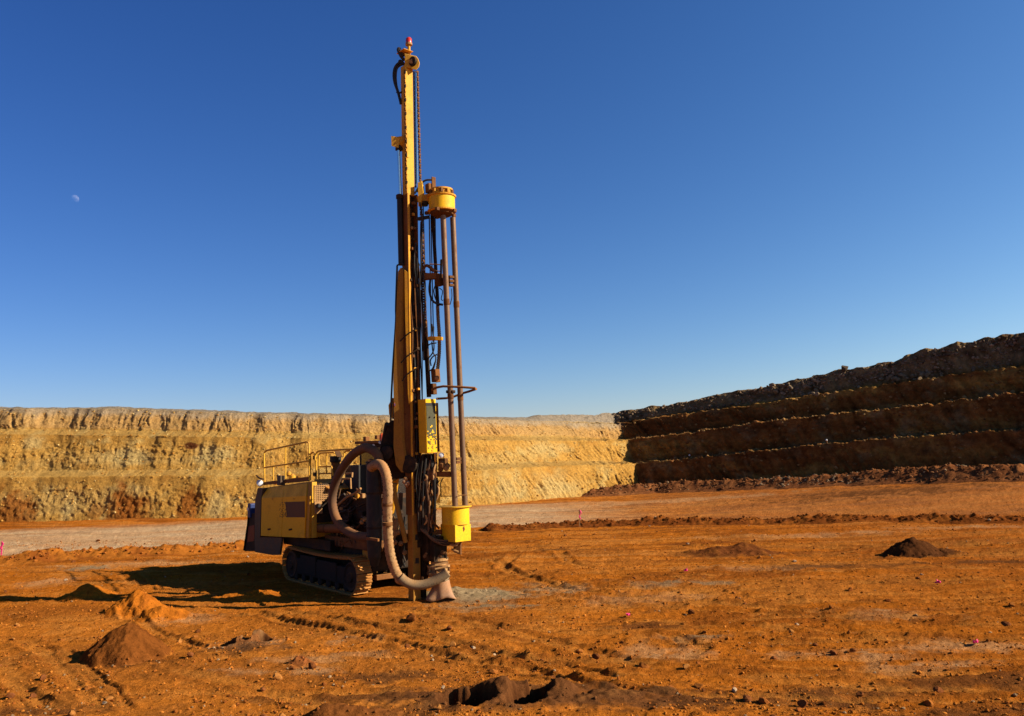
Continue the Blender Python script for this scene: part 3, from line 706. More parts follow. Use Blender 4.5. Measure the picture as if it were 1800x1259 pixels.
p = fld(230, 0, 0, .05, 40); R_ = np.random.default_rng(77).random(len(p))
for k, (x, y) in enumerate(p):
    r_ = .030+.055*R_[k]**2.2; px = proj(x, y, 0)[0]
    zone = LMK[int(np.argmin([np.hypot(*(gpt(*q_[0])-np.array([x, y]))) for q_ in LMK]))][1]
    pal = k % 9 == 0
    rock((PALEM[k % 2] if pal else CLODM[k % 6]), (x, y, gz(x, y)+r_*.3), r_, ('small pale stone lying ' if pal else 'small rusty brown clod lying ')+zone, ('pale stones ' if pal else 'rusty clods ')+zone)
for (px, py, w_, lab) in [(725, 1096, 16, 'brown clod lying alone in front of the mast'), (790, 1113, 10, 'small dark clod right of the lone brown clod in front of the mast'), (1390, 1112, 11, 'rounded brown clod on open ground below the low double mound'), (1130, 1168, 17, 'pointed rusty clod near the pale patch at centre right'),
                      (950, 1155, 13, 'dark pointed clod among the tread marks at centre'), (1362, 1157, 14, 'dark clod left of the long pale patch'), (1315, 1230, 17, 'dark clod in the right foreground, left of its pair'), (1410, 1238, 19, 'dark clod in the right foreground, right of its pair'),
                      (832, 1142, 9, 'white pebble beside the tread marks, left of its pair'), (868, 1149, 8, 'white pebble beside the tread marks, right of its pair'), (548, 1177, 13, 'red brown clod beside the pale patch in left foreground'), (463, 1212, 9, 'dark clod below the dark cone mound'), (1460, 1072, 9, 'clod on the far vehicle rut at right'),
                      (1308, 1062, 9, 'clod on the far vehicle rut near centre right'), (1770, 1097, 16, 'dark clod near the right edge of the picture'), (1650, 1205, 16, 'dark clod below the long pale patch at right'), (1510, 1215, 13, 'pointed dark clod below the long pale patch'), (17, 1232, 14, 'dark twig like clod at the lower left corner'),
                      (779, 1210, 7, 'small white stone left of the collapsed drill holes')]:
    x, y = gpt(px, py); r_ = w_/FPX*y*.62
    rock(PALEM[0] if 'white' in lab else CLODM[2] if 'dark' in lab else CLODM[k % 6], (x, y, gz(x, y)+r_*.35), r_, lab, None); k += 1
# blocks and clods sticking out of the cut faces and lying on the ledges
def on_wall(Wd, n, sd, lo, hi, name, rmin, rmax, base, ledge=.35):
    X, Y, Zz, lev, s_ = Wd; g_ = np.random.default_rng(sd); px_ = proj(X, Y, Zz)[0]
    led = (lev % 1 > .999); ok = np.argwhere((lev > lo) & (lev < hi) & (px_ > -150) & (px_ < 1950)); wt = np.where(led[ok[:, 0], ok[:, 1]], 1.0, ledge)
    cl_ = .5+fb(s_[ok[:, 1]]/1.5, lev[ok[:, 0], ok[:, 1]]*2.5, 3, sd); wt = wt*np.clip(cl_, .02, 2); ii = ok[g_.choice(len(ok), n, p=wt/wt.sum())]
    P_ = np.stack([A_[ii[:, 0], ii[:, 1]] for A_ in (X, Y, Zz)], -1); r_ = rmin+(rmax-rmin)*g_.random(n)**3
    scatter(name, P_, r_, stone_cols(n, .0, base), M['stone'], STONES, sd)
on_wall(WL, 4500, 21, .0, 2.95, 'wall_scree', .02, .085, ((.56, .32, .08), (.46, .24, .05), (.40, .17, .03), (.58, .40, .15)))
on_wall(WR, 3000, 22, .0, 2.999, 'wall_scree', .03, .16, ((.25, .105, .034), (.36, .2, .07), (.2, .09, .03)), .08)
on_wall(WR, 2200, 23, 3.0, 3.75, 'dump_rubble', .04, .17, ((.27, .18, .10), (.2, .13, .075), (.34, .23, .13)), 1.0)
# rubble on the windrow and loose stones on the berms
def on_strip(B, n, hmin, sd):
    X, Y, Z, h = B; g = np.random.default_rng(sd); ok = np.argwhere(h > hmin); ii = ok[g.integers(0, len(ok), n)]
    return np.stack([X[ii[:, 0], ii[:, 1]], Y[ii[:, 0], ii[:, 1]], Z[ii[:, 0], ii[:, 1]]], -1)+g.normal(0, .02, (n, 3))
P_ = on_strip(RB, 4200, .12, 5); r = .025+.10*rng.random(len(P_))**3
cc = stone_cols(len(P_), .05, ((.20, .078, .027), (.28, .12, .045), (.15, .055, .02)))
px = proj(P_[:, 0], P_[:, 1], P_[:, 2])[0]; mk = (px > 1330) & (px < 1510) & (rng.random(len(px)) < .6); cc[mk] = np.array((.33, .215, .12))*rng.uniform(.5, 1.1, (mk.sum(), 1))
scatter('rubble', P_, r, cc, M['stone'], STONES, 9)
for B, sd, base in ((B1, 6, ((.38, .12, .02), (.25, .07, .015))), (B2, 7, ((.20, .055, .012), (.13, .04, .01)))):
    P_ = on_strip(B, 1600, .06, sd); r = .02+.07*rng.random(len(P_))**3
    scatter('loose_soil', P_, r, stone_cols(len(P_), .03, base), M['stone'], STONES, sd)
# rocks dumped along the far crest
def wall_pt(Wd, px, py, levmin):
    X, Y, Zz, lev, s_ = Wd; a, b, d = proj(X, Y, Zz); e = np.hypot(a-px, b-py)+1e4*(lev < levmin); i = np.unravel_index(np.argmin(e), e.shape)
    return np.array([X[i], Y[i], Zz[i]])
q = wall_pt(WR, 1485, 652, 3); rock(DARKM[3], (q[0], q[1], q[2]+.16), .27, 'lone boulder standing on the skyline of the dark far wall', None, 'boulder', 'boulder', (1, 1, 1.4))
def crest_rocks(lst, label, group, rmin, rmax, mats):
    for k, (px, py) in enumerate(lst):
        q = wall_pt(WR, px, py, 2.9); r_ = random.uniform(rmin, rmax); rock(mats[k % len(mats)], (q[0]-.05, q[1]-.05, q[2]+r_*.3), r_, label, group, 'boulder', 'boulder')
g = random.Random(4)
crest_rocks([(1350+g.uniform(-20, 95), 688+g.uniform(-10, 10)-.15*(0)) for _ in range(22)], 'pale grey rock piled on the upper ledge of the dark wall, nearer the corner', 'pale rocks piled on the upper ledge near the corner', .10, .27, [DARKM[2], DARKM[1]])
crest_rocks([(1555+g.uniform(-10, 85), 669+g.uniform(-10, 5)) for _ in range(16)], 'tan rock on the upper ledge of the dark wall, right of the boulder', 'tan rocks piled on the upper ledge near the right edge', .10, .27, [DARKM[2]])
cr_ = []
for _ in range(60):
    px = g.uniform(1100, 1800); cr_.append((px, float(np.interp(px, *LINES['d']))+g.uniform(3, 22)))
crest_rocks(cr_, 'dark grey rock in the dump along the crest of the shaded wall', 'dark rocks along the shaded crest', .06, .14, [DARKM[0], DARKM[3], DARKM[0], DARKM[1]])

# ------------------------------------------------------------------ survey marks
def tape(px, py, sz, label, sd):
    x, y = gpt(px, py); z = gz(x, y); g = random.Random(sd); mb = MB(); s_ = sz/FPX*y
    for k in range(3):
        pts = [Vector((g.uniform(-.5, .5)*s_, g.uniform(-.5, .5)*s_, .01+abs(g.gauss(0, .22))*s_)) for _ in range(4)]; pts = spline(pts, 5)
        v = []; f = []
        for i_, p_ in enumerate(pts): v += [p_+Vector((0, 0, .004)), p_+Vector((g.uniform(-.01, .01), .012, .035))]
        for i_ in range(len(pts)-1): f.append((2*i_, 2*i_+2, 2*i_+3, 2*i_+1))
        mb.add(v, f, True)
    o = mb.build('marking_tape', M['pink']); o.location = (x, y, z+.01); so_ = o.modifiers.new('thick', 'SOLIDIFY'); so_.thickness = .003
    tag(o, label, 'marking tape')
tape(1105, 1085, 9, 'pink marking tape scrap in the middle ground right of the mast', 1)
tape(1205, 1013, 9, 'farthest pink marking tape scrap, lower left of the low double mound', 2)
tape(1650, 1030, 9, 'pink marking tape scrap below the dark far right mound', 3)
tape(1716, 1134, 14, 'bright pink marking tape scrap on the pale patch at right', 4)
def stake(px, py0, py1, label, kind):
    x, y = gpt(px, py0); zf = float(floor_base(np.array(x), np.array(y))); h = (py0-py1)/FPX*y
    e = link(bpy.data.objects.new('survey_stake', None)); e.location = (x, y, gz(x, y)+.0); tag(e, label, 'stake')
    mb = MB(); mb.beam((0, 0, -.15), (0.01, 0, h), .035, .02); mb.build('stake_post', M['pink'] if kind else M['wood'], e)
    mb = MB(); pts = spline([(0, -.02, h*.95), (.05, -.03, h*.8), (-.03, -.05, h*.62), (.03, -.04, h*.45)], 5); v = []; f = []
    for p_ in pts: v += [p_, p_+Vector((.045, 0, .01))]
    for i_ in range(len(pts)-1): f.append((2*i_, 2*i_+2, 2*i_+3, 2*i_+1))
    mb.add(v, f, True); o = mb.build('ribbon', M['pink'], e); o.modifiers.new('thick', 'SOLIDIFY').thickness = .004
    mb = MB().tube([(-.03, 0, h*.7), (.04, 0, h*.7)], .012, 6); mb.build('knot', M['pink'], e)
stake(1019, 926, 896, 'survey stake with pink ribbon on the far berm right of the rig', 0)
stake(2, 977, 951, 'pink survey stake at the left edge of the picture', 1)
for px, py, lab in ((1212, 806, 'small white marker post on the lower ledge of the dark wall, nearer the corner'), (1453, 780, 'small white marker post on the lower ledge of the dark wall, nearer the middle')):
    q = wall_pt(WR, px, py, .95); e = link(bpy.data.objects.new('marker_post', None)); e.location = q; tag(e, lab, 'marker post')
    MB().lathe((0, 0, 0), [(.05, -.1), (.05, .16), (.045, .17)], 10).build('post', M['rust'], e)
    MB().lathe((0, 0, 0), [(.04, .16), (.055, .18), (.055, .23), (.03, .26)], 10).build('cap', M['white'], e)

# ------------------------------------------------------------------ moon
mt, n, l, b = new_mat('moon_surface')
n.remove(b); df = n.new('ShaderNodeBsdfDiffuse'); tr_ = n.new('ShaderNodeBsdfTransparent'); ad = n.new('ShaderNodeAddShader')
nz = noise(n, l, 1.6, 4, .6, n.new('ShaderNodeTexCoord').outputs['Object']); rp = ramp(n, [(.4, (.018, .018, .021)), (.62, (.05, .048, .047))]); l.new(nz.outputs[0], rp.inputs[0]); l.new(rp.outputs[0], df.inputs[0])
l.new(df.outputs[0], ad.inputs[0]); l.new(tr_.outputs[0], ad.inputs[1])
gb = n.new('ShaderNodeNewGeometry'); mx = n.new('ShaderNodeMixShader'); l.new(gb.outputs['Backfacing'], mx.inputs[0]); l.new(ad.outputs[0], mx.inputs[1]); l.new(tr_.outputs[0], mx.inputs[2])
l.new(mx.outputs[0], n['Material Output'].inputs[0])
import bmesh
bm = bmesh.new(); bmesh.ops.create_uvsphere(bm, u_segments=40, v_segments=24, radius=1); me = bpy.data.meshes.new('moon'); bm.to_mesh(me); bm.free()
me.polygons.foreach_set('use_smooth', [True]*len(me.polygons)); me.materials.append(mt)
mo = link(bpy.data.objects.new('moon', me)); rr_ = ray(131, 350); mo.location = CAMP+rr_*9000; mo.scale = (46,)*3
tag(mo, 'pale half moon in the blue sky at left', 'moon')

# ------------------------------------------------------------------ drill rig (local X forward to the mast foot, Y to its left, Z up; origin on the ground at the mast foot)
OX = np.array([RIGP[0], RIGP[1], 0.0]); AX = np.array([FX[0], FX[1], 0]); AX /= np.linalg.norm(AX); AY = np.array([-AX[1], AX[0], 0]); AZ = np.array([0, 0, 1.0])
D0 = float((OX-CAMP)@FWD)
def at(px, py, x=None, y=None, z=None, d=None):
    """local point seen at a photo pixel on the plane x=, y=, z= or at depth d behind the mast foot"""
    r_ = ray(px, py); A, B = ((AX, x), (AY, y), (AZ, z))[0 if x is not None else 1 if y is not None else 2] if d is None else (None, None)
    if d is not None: t = D0+d
    else: t = (B-A@(CAMP-OX))/(A@r_)
    q = CAMP+r_*t-OX
    return Vector((q@AX, q@AY, q@AZ))
def z1(X, Y): return 640+X/4.195, 50+Y/4.195
def z2(X, Y): return 660+X/4.195, 300+Y/4.195
def z3(X, Y): return 660+X/4.195, 560+Y/4.195
def z4(X, Y): return 640+X/4.495, 800+Y/4.495
def z5(X, Y): return 420+X/3.933, 750+Y/3.933
RIG = link(bpy.data.objects.new('drill_rig', None)); RIG.location = OX; RIG.rotation_euler = (0, 0, math.atan2(AX[1], AX[0]))
tag(RIG, 'yellow tracked drill rig with tall upright mast standing on the orange pit floor', 'drill rig')
def T(name, pts, r, mat, parent=RIG, n=10, sp=0):
    return MB().tube(spline(pts, sp) if sp else pts, r, n).build(name, M[mat], parent)
def Bm(name, a, b, wx, wy, mat, parent=RIG, bevel=.008): return MB().beam(a, b, wx, wy).build(name, M[mat], parent, bevel)
def Bx(name, x0, x1, y0, y1, z0, z1_, mat, parent=RIG, bevel=.012): return MB().box(x0, x1, y0, y1, z0, z1_).build(name, M[mat], parent, bevel)

# --- crawler tracks
YT0, YT1 = -.80, -.42                         # outer and inner side of the near track
tf = at(612, 1046, y=YT0); tr = at(508, 1022, y=YT0)
XF, XR, RT_ = tf.x, tr.x, .40
def crawler(y0, y1, detail):
    yc = (y0+y1)/2; sgn = -1 if detail else 1
    L = XF-XR; per = 2*L+2*math.pi*RT_; ns = int(per/.155)
    mb = MB(); mb.box(XR+.12, XF-.12, y0+.07, y1-.07, .20, .60)
    fr = mb.build('track_frame', M['undercarriage'], RIG, .03)
    # two cover plates on the outer side
    yo = y0+.05 if detail else y1-.05
    for a, b_, h0, h1 in ((.28, .56, .24, .70), (.58, .90, .22, .66)):
        MB().box(XR+L*a-.35, XR+L*b_-.37, min(yo, yo+.05*-sgn), max(yo, yo+.05*-sgn), h0, h1).build('cover_plate', M['undercarriage'], fr, .015)
    for k in range(7):
        xx = XR+.25+(L-.5)*k/6
        MB().lathe((xx, y0+.06, .155), [(.05, 0), (.10, .01), (.10, .06), (.07, .07), (.07, y1-y0-.18), (.10, y1-y0-.17), (.10, y1-y0-.12), (.05, y1-y0-.11)], 18, (0, 1, 0)).build('track_roller', M['undercarriage'], fr)
    for nm, xx in (('drive_sprocket', XF), ('idler_wheel', XR)):
        MB().lathe((xx, y0+.03, RT_), [(.06, 0), (.10, .0), (.12, .03), (.24, .04), (.30, .02), (.34, .05), (.34, y1-y0-.1), (.28, y1-y0-.08)], 26, (0, 1, 0)).build(nm, M['dark'], fr)
    sh = MB(); hw = (y1-y0)/2
    sh.box(-.070, .070, -hw, hw, -.012, .012); sh.box(-.078, -.048, -hw, hw, .010, .045); sh.box(.000, .022, -hw, hw, .010, .034); sh.box(-.05, .05, -hw*.35, hw*.35, -.055, -.012)
    sm_ = sh.mesh('track_shoe', M['track'])
    for k in range(ns):
        s_ = per*k/ns
        if s_ < L: P, a = (XR+s_, 2*RT_), 0
        elif s_ < L+math.pi*RT_: q = (s_-L)/RT_; P, a = (XF+RT_*math.sin(q), RT_+RT_*math.cos(q)), q
        elif s_ < 2*L+math.pi*RT_: P, a = (XF-(s_-L-math.pi*RT_), 0), math.pi
        else: q = (s_-2*L-math.pi*RT_)/RT_+math.pi; P, a = (XR+RT_*math.sin(q), RT_+RT_*math.cos(q)), q
        sag = -.05*math.sin(math.pi*(P[0]-XR)/L) if a == 0 else 0
        o = link(bpy.data.objects.new('track_shoe', sm_), fr); o.location = (P[0], yc, P[1]+.03+sag); o.rotation_euler = (0, a, 0)
crawler(YT0, YT1, True); crawler(1.15, 1.53, False)

# --- chassis and undercarriage beams
Bx('chassis', XR-.55, XF+.35, -.38, 1.15, .50, 1.14, 'dark', bevel=.03)
Bx('chassis_nose', XF+.30, -.42, .02, 1.0, 1.02, 1.40, 'dark', bevel=.04)
Bx('belly_plate', XR-.75, XR+1.9, -.62, 1.35, .86, 1.12, 'dark', bevel=.02)
for xx in (XR+.9, XF-.7): Bx('axle_beam', xx-.14, xx+.14, -.5, 1.25, .42, .62, 'dark')
Bx('front_step', XF+.22, XF+.42, -.30, .25, .32, .44, 'brown')
Bx('step_box', XF-.02, XF+.28, -.42, -.12, .62, .98, 'ochre'); Bx('recess_shade_plate', XF+.281, XF+.30, -.40, -.14, .66, .90, 'dark')  # thin dark plate stands in for the shade of a recess

# --- engine hood, traced on its near side plane
YH = -.86; YIN = -.70
A0, A1 = at(*z5(150, 755), y=YH), at(*z5(457, 770), y=YH)            # bottom rear, bottom front
B0, B1 = at(*z5(156, 495), y=YH), at(*z5(470, 480), y=YH)            # fold line
C0, C1 = at(*z5(168, 425), y=YIN), at(*z5(478, 385), y=YIN)          # top
D1a, D1b, D1c = at(*z5(487, 770), y=YH), at(*z5(497, 480), y=YH), at(*z5(497, 378), y=YIN)
WH = 1.55
def loft(near, dy): return [Vector((p_.x, dy, p_.z)) for p_ in near]
# hood shell: a section near side to far side
mb = MB()
sec = lambda b_, f_, c_: None
nearr = [A0, B0, C0]; nearf = [D1a, D1b, D1c]
v = [p_+Vector((0, .03, 0)) for p_ in nearr]+[Vector((p_.x, WH if i_ < 2 else WH-.15, p_.z)) for i_, p_ in enumerate(nearr)]+[p_+Vector((0, .03, 0)) for p_ in nearf]+[Vector((p_.x, WH if i_ < 2 else WH-.15, p_.z)) for i_, p_ in enumerate(nearf)]
mb.add(v, [(0, 1, 7, 6), (1, 2, 8, 7), (2, 5, 11, 8), (5, 4, 10, 11), (4, 3, 9, 10), (3, 0, 6, 9), (0, 3, 4, 1), (1, 4, 5, 2), (6, 7, 10, 9), (7, 8, 11, 10)])
hood = mb.build('engine_hood', M['ochre'], RIG)
def lerp(a, b_, t): return a+(b_-a)*t
def door(t0, t1, parent):
    """side door with folded upper part, standing proud of the shell"""
    mb = MB(); a0, a1 = lerp(A0, A1, t0), lerp(A0, A1, t1); b0, b1 = lerp(B0, B1, t0), lerp(B0, B1, t1); c0, c1 = lerp(C0, C1, t0), lerp(C0, C1, t1)
    b0 = lerp(b0, a0, .0); n_ = Vector((0, .028, 0))
    c0 = lerp(b0, c0, .93); c1 = lerp(b1, c1, .93)
    for q in ((a0, a1, b1, b0), (b0, b1, c1, c0)):
        mb.prism([p_ for p_ in q], n_)
    return mb.build('hood_door', M['hood_yellow'], parent)
d1 = door(.005, .492, hood); d2 = door(.500, .985, hood)
for d_, (hx, hy) in ((d1, (208, 710)), (d2, (355, 712))):
    q = at(*z5(hx, hy), y=YH-.012)
    MB().frame(q, (.075, 0, .01), (0, .012, 0), (0, 0, .022)).build('door_handle', M['dark'], d_)
for hx in (232, 380):
    q = at(*z5(hx, 500), y=YH-.006); MB().frame(q, (.03, 0, 0), (0, .008, 0), (0, 0, .012)).build('hinge', M['ochre'], d1 if hx < 300 else d2)
# brown decal with its dotted fade
mb = MB(); q = [at(*z5(a, b_), y=YH-.004) for a, b_ in ((320, 522), (455, 517), (455, 628), (332, 627))]; mb.prism(q, (0, .003, 0))
g = random.Random(5)
for k in range(60):
    a = g.uniform(275, 330)+abs(g.gauss(0, 6)); b_ = g.uniform(520, 628); s_ = (1.2+2.0*(a-270)/60)
    q = [at(*z5(a+s_*i_, b_+s_*j_), y=YH-.004) for i_, j_ in ((-1, -1), (1, -1), (1, 1), (-1, 1))]; mb.prism(q, (0, .003, 0))
mb.build('decal', M['decal'], d2)
# front post and grille of the hood
MB().prism([D1a+Vector((-.09, -.02, 0)), D1a+Vector((.0, -.02, 0)), D1b+Vector((0, -.02, 0)), D1b+Vector((-.09, -.02, 0))], (0, .05, 0)).build('door_frame', M['ochre'], hood)
gx = D1b.x+.012
p0 = at(*z5(497, 378), x=gx); p1 = at(*z5(505, 770), x=gx)
fp = MB().box(gx-.01, gx+.012, YH+.02, YH+.15, p1.z, p0.z-.02).build('front_post', M['yellow'], hood, .006)
q0, q1 = at(*z5(520, 412), x=gx), at(*z5(640, 600), x=gx)
gr = MB().box(gx-.01, gx+.006, q0.y-.02, q1.y+.3, q1.z-.2, q0.z+.06).build('grille_back', M['dark'], hood)
for k in range(9):
    zz = q0.z-.045*k; MB().box(gx+.006, gx+.028, q0.y, q1.y+.2, zz-.012, zz+.012).build('grille_bar', M['pale'], gr)
for k in range(9):
    yy = q0.y+.06*k; MB().box(gx+.028, gx+.034, yy-.008, yy+.008, q0.z-.40, q0.z+.03).build('grille_bar', M['pale'], gr)
MB().prism([at(*z5(a, b_), x=gx+.05) for a, b_ in ((520, 520), (570, 515), (575, 600), (525, 603))], (.03, 0, 0)).build('valve_plate', M['pale'], hood)
MB().lathe(at(*z5(541, 548), x=gx+.08), [(.05, 0), (.06, .03), (.06, .1), (.03, .12)], 14, (1, 0, 0)).build('valve', M['black'], hood)
# slanted hood deck towards the mast
MB().prism([Vector((D1c.x-.02, -.6, D1c.z+.01)), Vector((D1c.x+.5, -.45, D1c.z-.22)), Vector((D1c.x+.5, .8, D1c.z-.22)), Vector((D1c.x-.02, 1.2, D1c.z+.01))], (0, 0, .03)).build('sloping_deck', M['ochre'], hood)
# rear: grey corner, skirt, tank, rear frame
RC = [at(*z5(a, b_), y=YH+.01) for a, b_ in ((128, 425), (166, 425), (153, 495), (146, 770), (106, 770), (110, 520))]
MB().prism(RC, (0, .25, 0)).build('rear_corner', M['grey'], hood, .01)
SK = [at(*z5(a, b_), y=YH+.02) for a, b_ in ((106, 765), (296, 768), (280, 888), (225, 888), (110, 868))]
MB().prism(SK, (0, .06, 0)).build('skirt', M['grey'], hood, .008)
xr = A0.x-.15
MB().box(xr-.28, xr+.3, -.55, WH-.1, A0.z-.1, B0.z+.1).build('rear_radiator', M['dark'], hood, .03)
tk = at(*z5(90, 560), y=-.62)
MB().box(tk.x-.10, tk.x+.12, -.72, -.35, tk.z-.28, tk.z+.12).build('blue_tank', M['blue'], hood, .03)
MB().box(tk.x-.105, tk.x+.0, -.723, -.60, tk.z-.08, tk.z+.0).build('tank_sticker', M['white'], hood)
MB().tube([at(*z5(72, 530), y=-.7), at(*z5(60, 680), y=-.7), at(*z5(34, 855), y=-.7)], .022, 8).build('rear_bar', M['dark'], hood)
MB().prism([at(*z5(a, b_), y=-.68) for a, b_ in ((72, 600), (118, 600), (118, 862), (36, 862))], (0, .3, 0)).build('rear_flap', M['dark'], hood, .01)
MB().prism([at(*z5(a, b_), y=-.69) for a, b_ in ((66, 690), (106, 680), (104, 790), (58, 800))], (0, .02, 0)).build('tail_lamp', M['redp'], hood)
lm = at(*z5(145, 392), y=-.7)
MB().lathe(lm, [(.03, -.08), (.085, -.05), (.09, .05)], 18, (.75, -.4, .2)).build('work_lamp', M['white'], RIG)
MB().lathe(lm, [(.08, .05), (.075, .065), (.03, .08)], 18, (.75, -.4, .2)).build('lamp_lens', M['lens'], RIG)
MB().tube(spline([at(*z5(122, 338), y=-.68), at(*z5(140, 355), y=-.68), at(*z5(170, 365), y=-.68)], 5), .022, 8).build('lamp_bracket', M['dark'], RIG)
# roof kerb, boxes and railing on the deck
YR = -.60
K = [at(*z5(a, b_), y=YR) for a, b_ in ((168, 405), (482, 378), (482, 346), (168, 384))]
MB().prism(K, (0, .03, 0)).build('kick_plate', M['brown'], RIG)
bxp = at(*z5(290, 380), y=-.66); MB().box(bxp.x-.12, bxp.x+.10, -.72, -.58, bxp.z-.10, bxp.z+.16).build('relay_box', M['grey'], RIG, .01)
for a, b_, s_ in ((255, 388, .06), (345, 325, .07), (370, 350, .09), (300, 375, .05)):
    q = at(*z5(a, b_), y=-.4); MB().lathe(q, [(s_*.5, -s_), (s_, -s_*.5), (s_*.9, s_*.4), (s_*.3, s_)], 12).build('hood_cap', M['ochre'], RIG)
def rail(name, pts, y_, mat='yellow', r_=.022, sp=0):
    return T(name, [at(*z5(*p_), y=y_) for p_ in pts], r_, mat, RIG, 8, sp)
rl = rail('railing', [(178, 385), (174, 200), (176, 180), (190, 166), (468, 106), (480, 110), (485, 125), (487, 372)], YR)
for pts in ([(175, 284), (482, 238)], [(237, 276), (237, 372)], [(322, 138), (322, 362)]):
    T('rail_bar', [at(*z5(*p_), y=YR) for p_ in pts], .02, 'yellow', rl, 8)
rail('ladder_rail', [(492, 372), (494, 200), (500, 184), (514, 176), (526, 186), (528, 215), (528, 240)], -.55)
gt = rail('gate_rail', [(533, 378), (534, 195), (540, 176), (556, 169), (640, 164), (700, 160), (790, 156), (830, 160)], -.45)
for pts in ([(553, 378), (552, 250), (554, 195), (562, 184), (658, 178), (660, 186)], [(556, 278), (640, 276), (644, 290), (650, 340)], [(556, 325), (636, 325)], [(604, 325), (606, 200), (612, 190)], [(726, 210), (728, 180), (740, 170), (775, 166)]):
    T('rail_bar', [at(*z5(*p_), y=-.30) for p_ in pts], .019, 'yellow', gt, 8)
for b_ in (215, 330): Bx('gate_hinge', *[c_ for q in [at(*z5(524, b_), y=-.5)] for c_ in (q.x-.05, q.x+.03, -.53, -.47, q.z-.05, q.z+.05)], 'dark')
# exhaust stack and guard
ex0, ex1 = at(*z5(668, 350), y=.35), at(*z5(670, 205), y=.35)
st_ = MB().lathe(ex0, [(.115, -.15), (.115, (ex1-ex0).z*.72)], 20).build('exhaust_stack', M['brown'], RIG)
MB().lathe(ex0, [(.118, (ex1-ex0).z*.70), (.15, (ex1-ex0).z*.75), (.15, (ex1-ex0).z), (.13, (ex1-ex0).z+.005), (.12, (ex1-ex0).z*.8)], 20).build('stack_cap', M['black'], st_)
q = at(*z5(690, 190), y=.35); MB().bar(q+Vector((-.1, 0, .08)), q+Vector((.06, 0, -.08)), .16, .015).build('rain_flap', M['dark'], st_)

# --- machinery between hood and mast
Bx('engine_block', D1a.x+.02, -1.15, -.25, 1.2, .95, D1c.z-.35, 'dark', bevel=.05)
Bx('valve_bank', D1a.x+.1, -.9, -.50, -.2, 1.0, 1.22, 'rust')
q0, q1 = at(*z5(505, 702), y=-.62), at(*z5(745, 706), y=-.62)
tk_ = MB().tube([q0, q1], .105, 18).build('air_receiver', M['brown'], RIG)
for t_ in (.02, .45, .92): MB().lathe(lerp(q0, q1, t_), [(.115, -.02), (.115, .02)], 18, (q1-q0)).build('tank_band', M['rust'], tk_)
Bx('cooler_box', *[c_ for a in [at(*z5(790, 300), y=.2)] for c_ in (a.x-.25, a.x+.45, .1, .7, a.z-.7, a.z+.12)], 'black')
MB().prism([at(*z5(a, b_), y=.1) for a, b_ in ((735, 300), (772, 275), (778, 320), (742, 330))], (0, .15, 0)).build('cooler_lid', M['pale'], RIG)
T('bracket_tube', [at(*z5(*p_), y=-.35) for p_ in ((712, 385), (718, 365), (730, 360), (772, 360), (774, 430))], .022, 'pale', RIG, 8)
T('bracket_tube', [at(*z5(*p_), y=-.35) for p_ in ((736, 325), (785, 322), (782, 350))], .022, 'pale', RIG, 8)
T('hydraulic_tube', [at(*z5(*p_), y=-.45) for p_ in ((686, 540), (745, 488), (800, 462), (842, 428))], .028, 'pale', RIG, 8, 4)
for k in range(26):
    g = random.Random(300+k); a, b_ = g.uniform(690, 900), g.uniform(430, 760); a2, b2 = a+g.uniform(-120, 120), b_+g.uniform(-90, 90); y_ = g.uniform(-.45, -.1)
    T('hydraulic_hose', [at(*z5(a, b_), y=y_), at(*z5((a+a2)/2+g.uniform(-30, 30), (b_+b2)/2+g.uniform(10, 50)), y=y_-.12), at(*z5(a2, b2), y=y_+g.uniform(-.1, .1))], g.choice([.018, .024, .032]), g.choice(['black', 'black', 'dark', 'rust']), RIG, 7, 5)
for k in range(14):
    g = random.Random(400+k); q = at(*z5(g.uniform(690, 890), g.uniform(450, 740)), y=g.uniform(-.4, -.2)); s_ = g.uniform(.04, .11)
    MB().box(q.x-s_, q.x+s_, q.y-s_*.6, q.y+s_*.6, q.z-s_*.8, q.z+s_*.8).build('valve_block', M[g.choice(['dark', 'rust', 'ochre', 'dark', 'pale'])], RIG, .01)
for a, b_ in ((850, 660), (870, 640), (780, 705)):
    q = at(*z5(a, b_), y=-.5); MB().lathe(q, [(.02, -.05), (.05, -.03), (.05, .04), (.02, .06)], 10, (1, -.3, .6)).build('fitting', M['pale'], RIG)
for k in range(16):
    g = random.Random(500+k); a = g.uniform(500, 880); T('hydraulic_hose', [at(*z5(a, g.uniform(720, 780)), y=-.45), at(*z5(a+g.uniform(-40, 40), g.uniform(790, 830)), y=-.5), at(*z5(a+g.uniform(-90, 90), g.uniform(800, 900)), y=-.35)], .022, g.choice(['black', 'dark', 'rust']), RIG, 7, 4)

# --- operator cab behind the boom, on the far side
c0 = at(655, 800, y=.75); ct = at(655, 776, y=.75).z
cab = Bx('cab', c0.x-.35, c0.x+.95, .55, 1.5, 1.1, ct-.06, 'dark', bevel=.04)
Bx('cab_roof', c0.x-.45, c0.x+1.02, .48, 1.56, ct-.06, ct+.01, 'brown', cab)
Bx('cab_window', c0.x+.952, c0.x+.962, .62, 1.43, 1.75, ct-.16, 'glass', cab); Bx('cab_window', c0.x-.2, c0.x+.8, .535, .548, 1.7, ct-.16, 'glass', cab)
q = at(644, 771, y=.6); Bx('roof_lamp', q.x-.07, q.x+.07, .54, .66, q.z-.07, q.z+.05, 'brown', cab); q = at(664, 768, y=.6); Bx('roof_lamp', q.x-.06, q.x+.06, .54, .66, q.z-.06, q.z+.04, 'brown', cab)
q = at(672, 774, y=.7); MB().lathe(q, [(.07, -.04), (.075, 0), (.07, .13), (.04, .17)], 16).build('cab_beacon', M['orange'], cab)
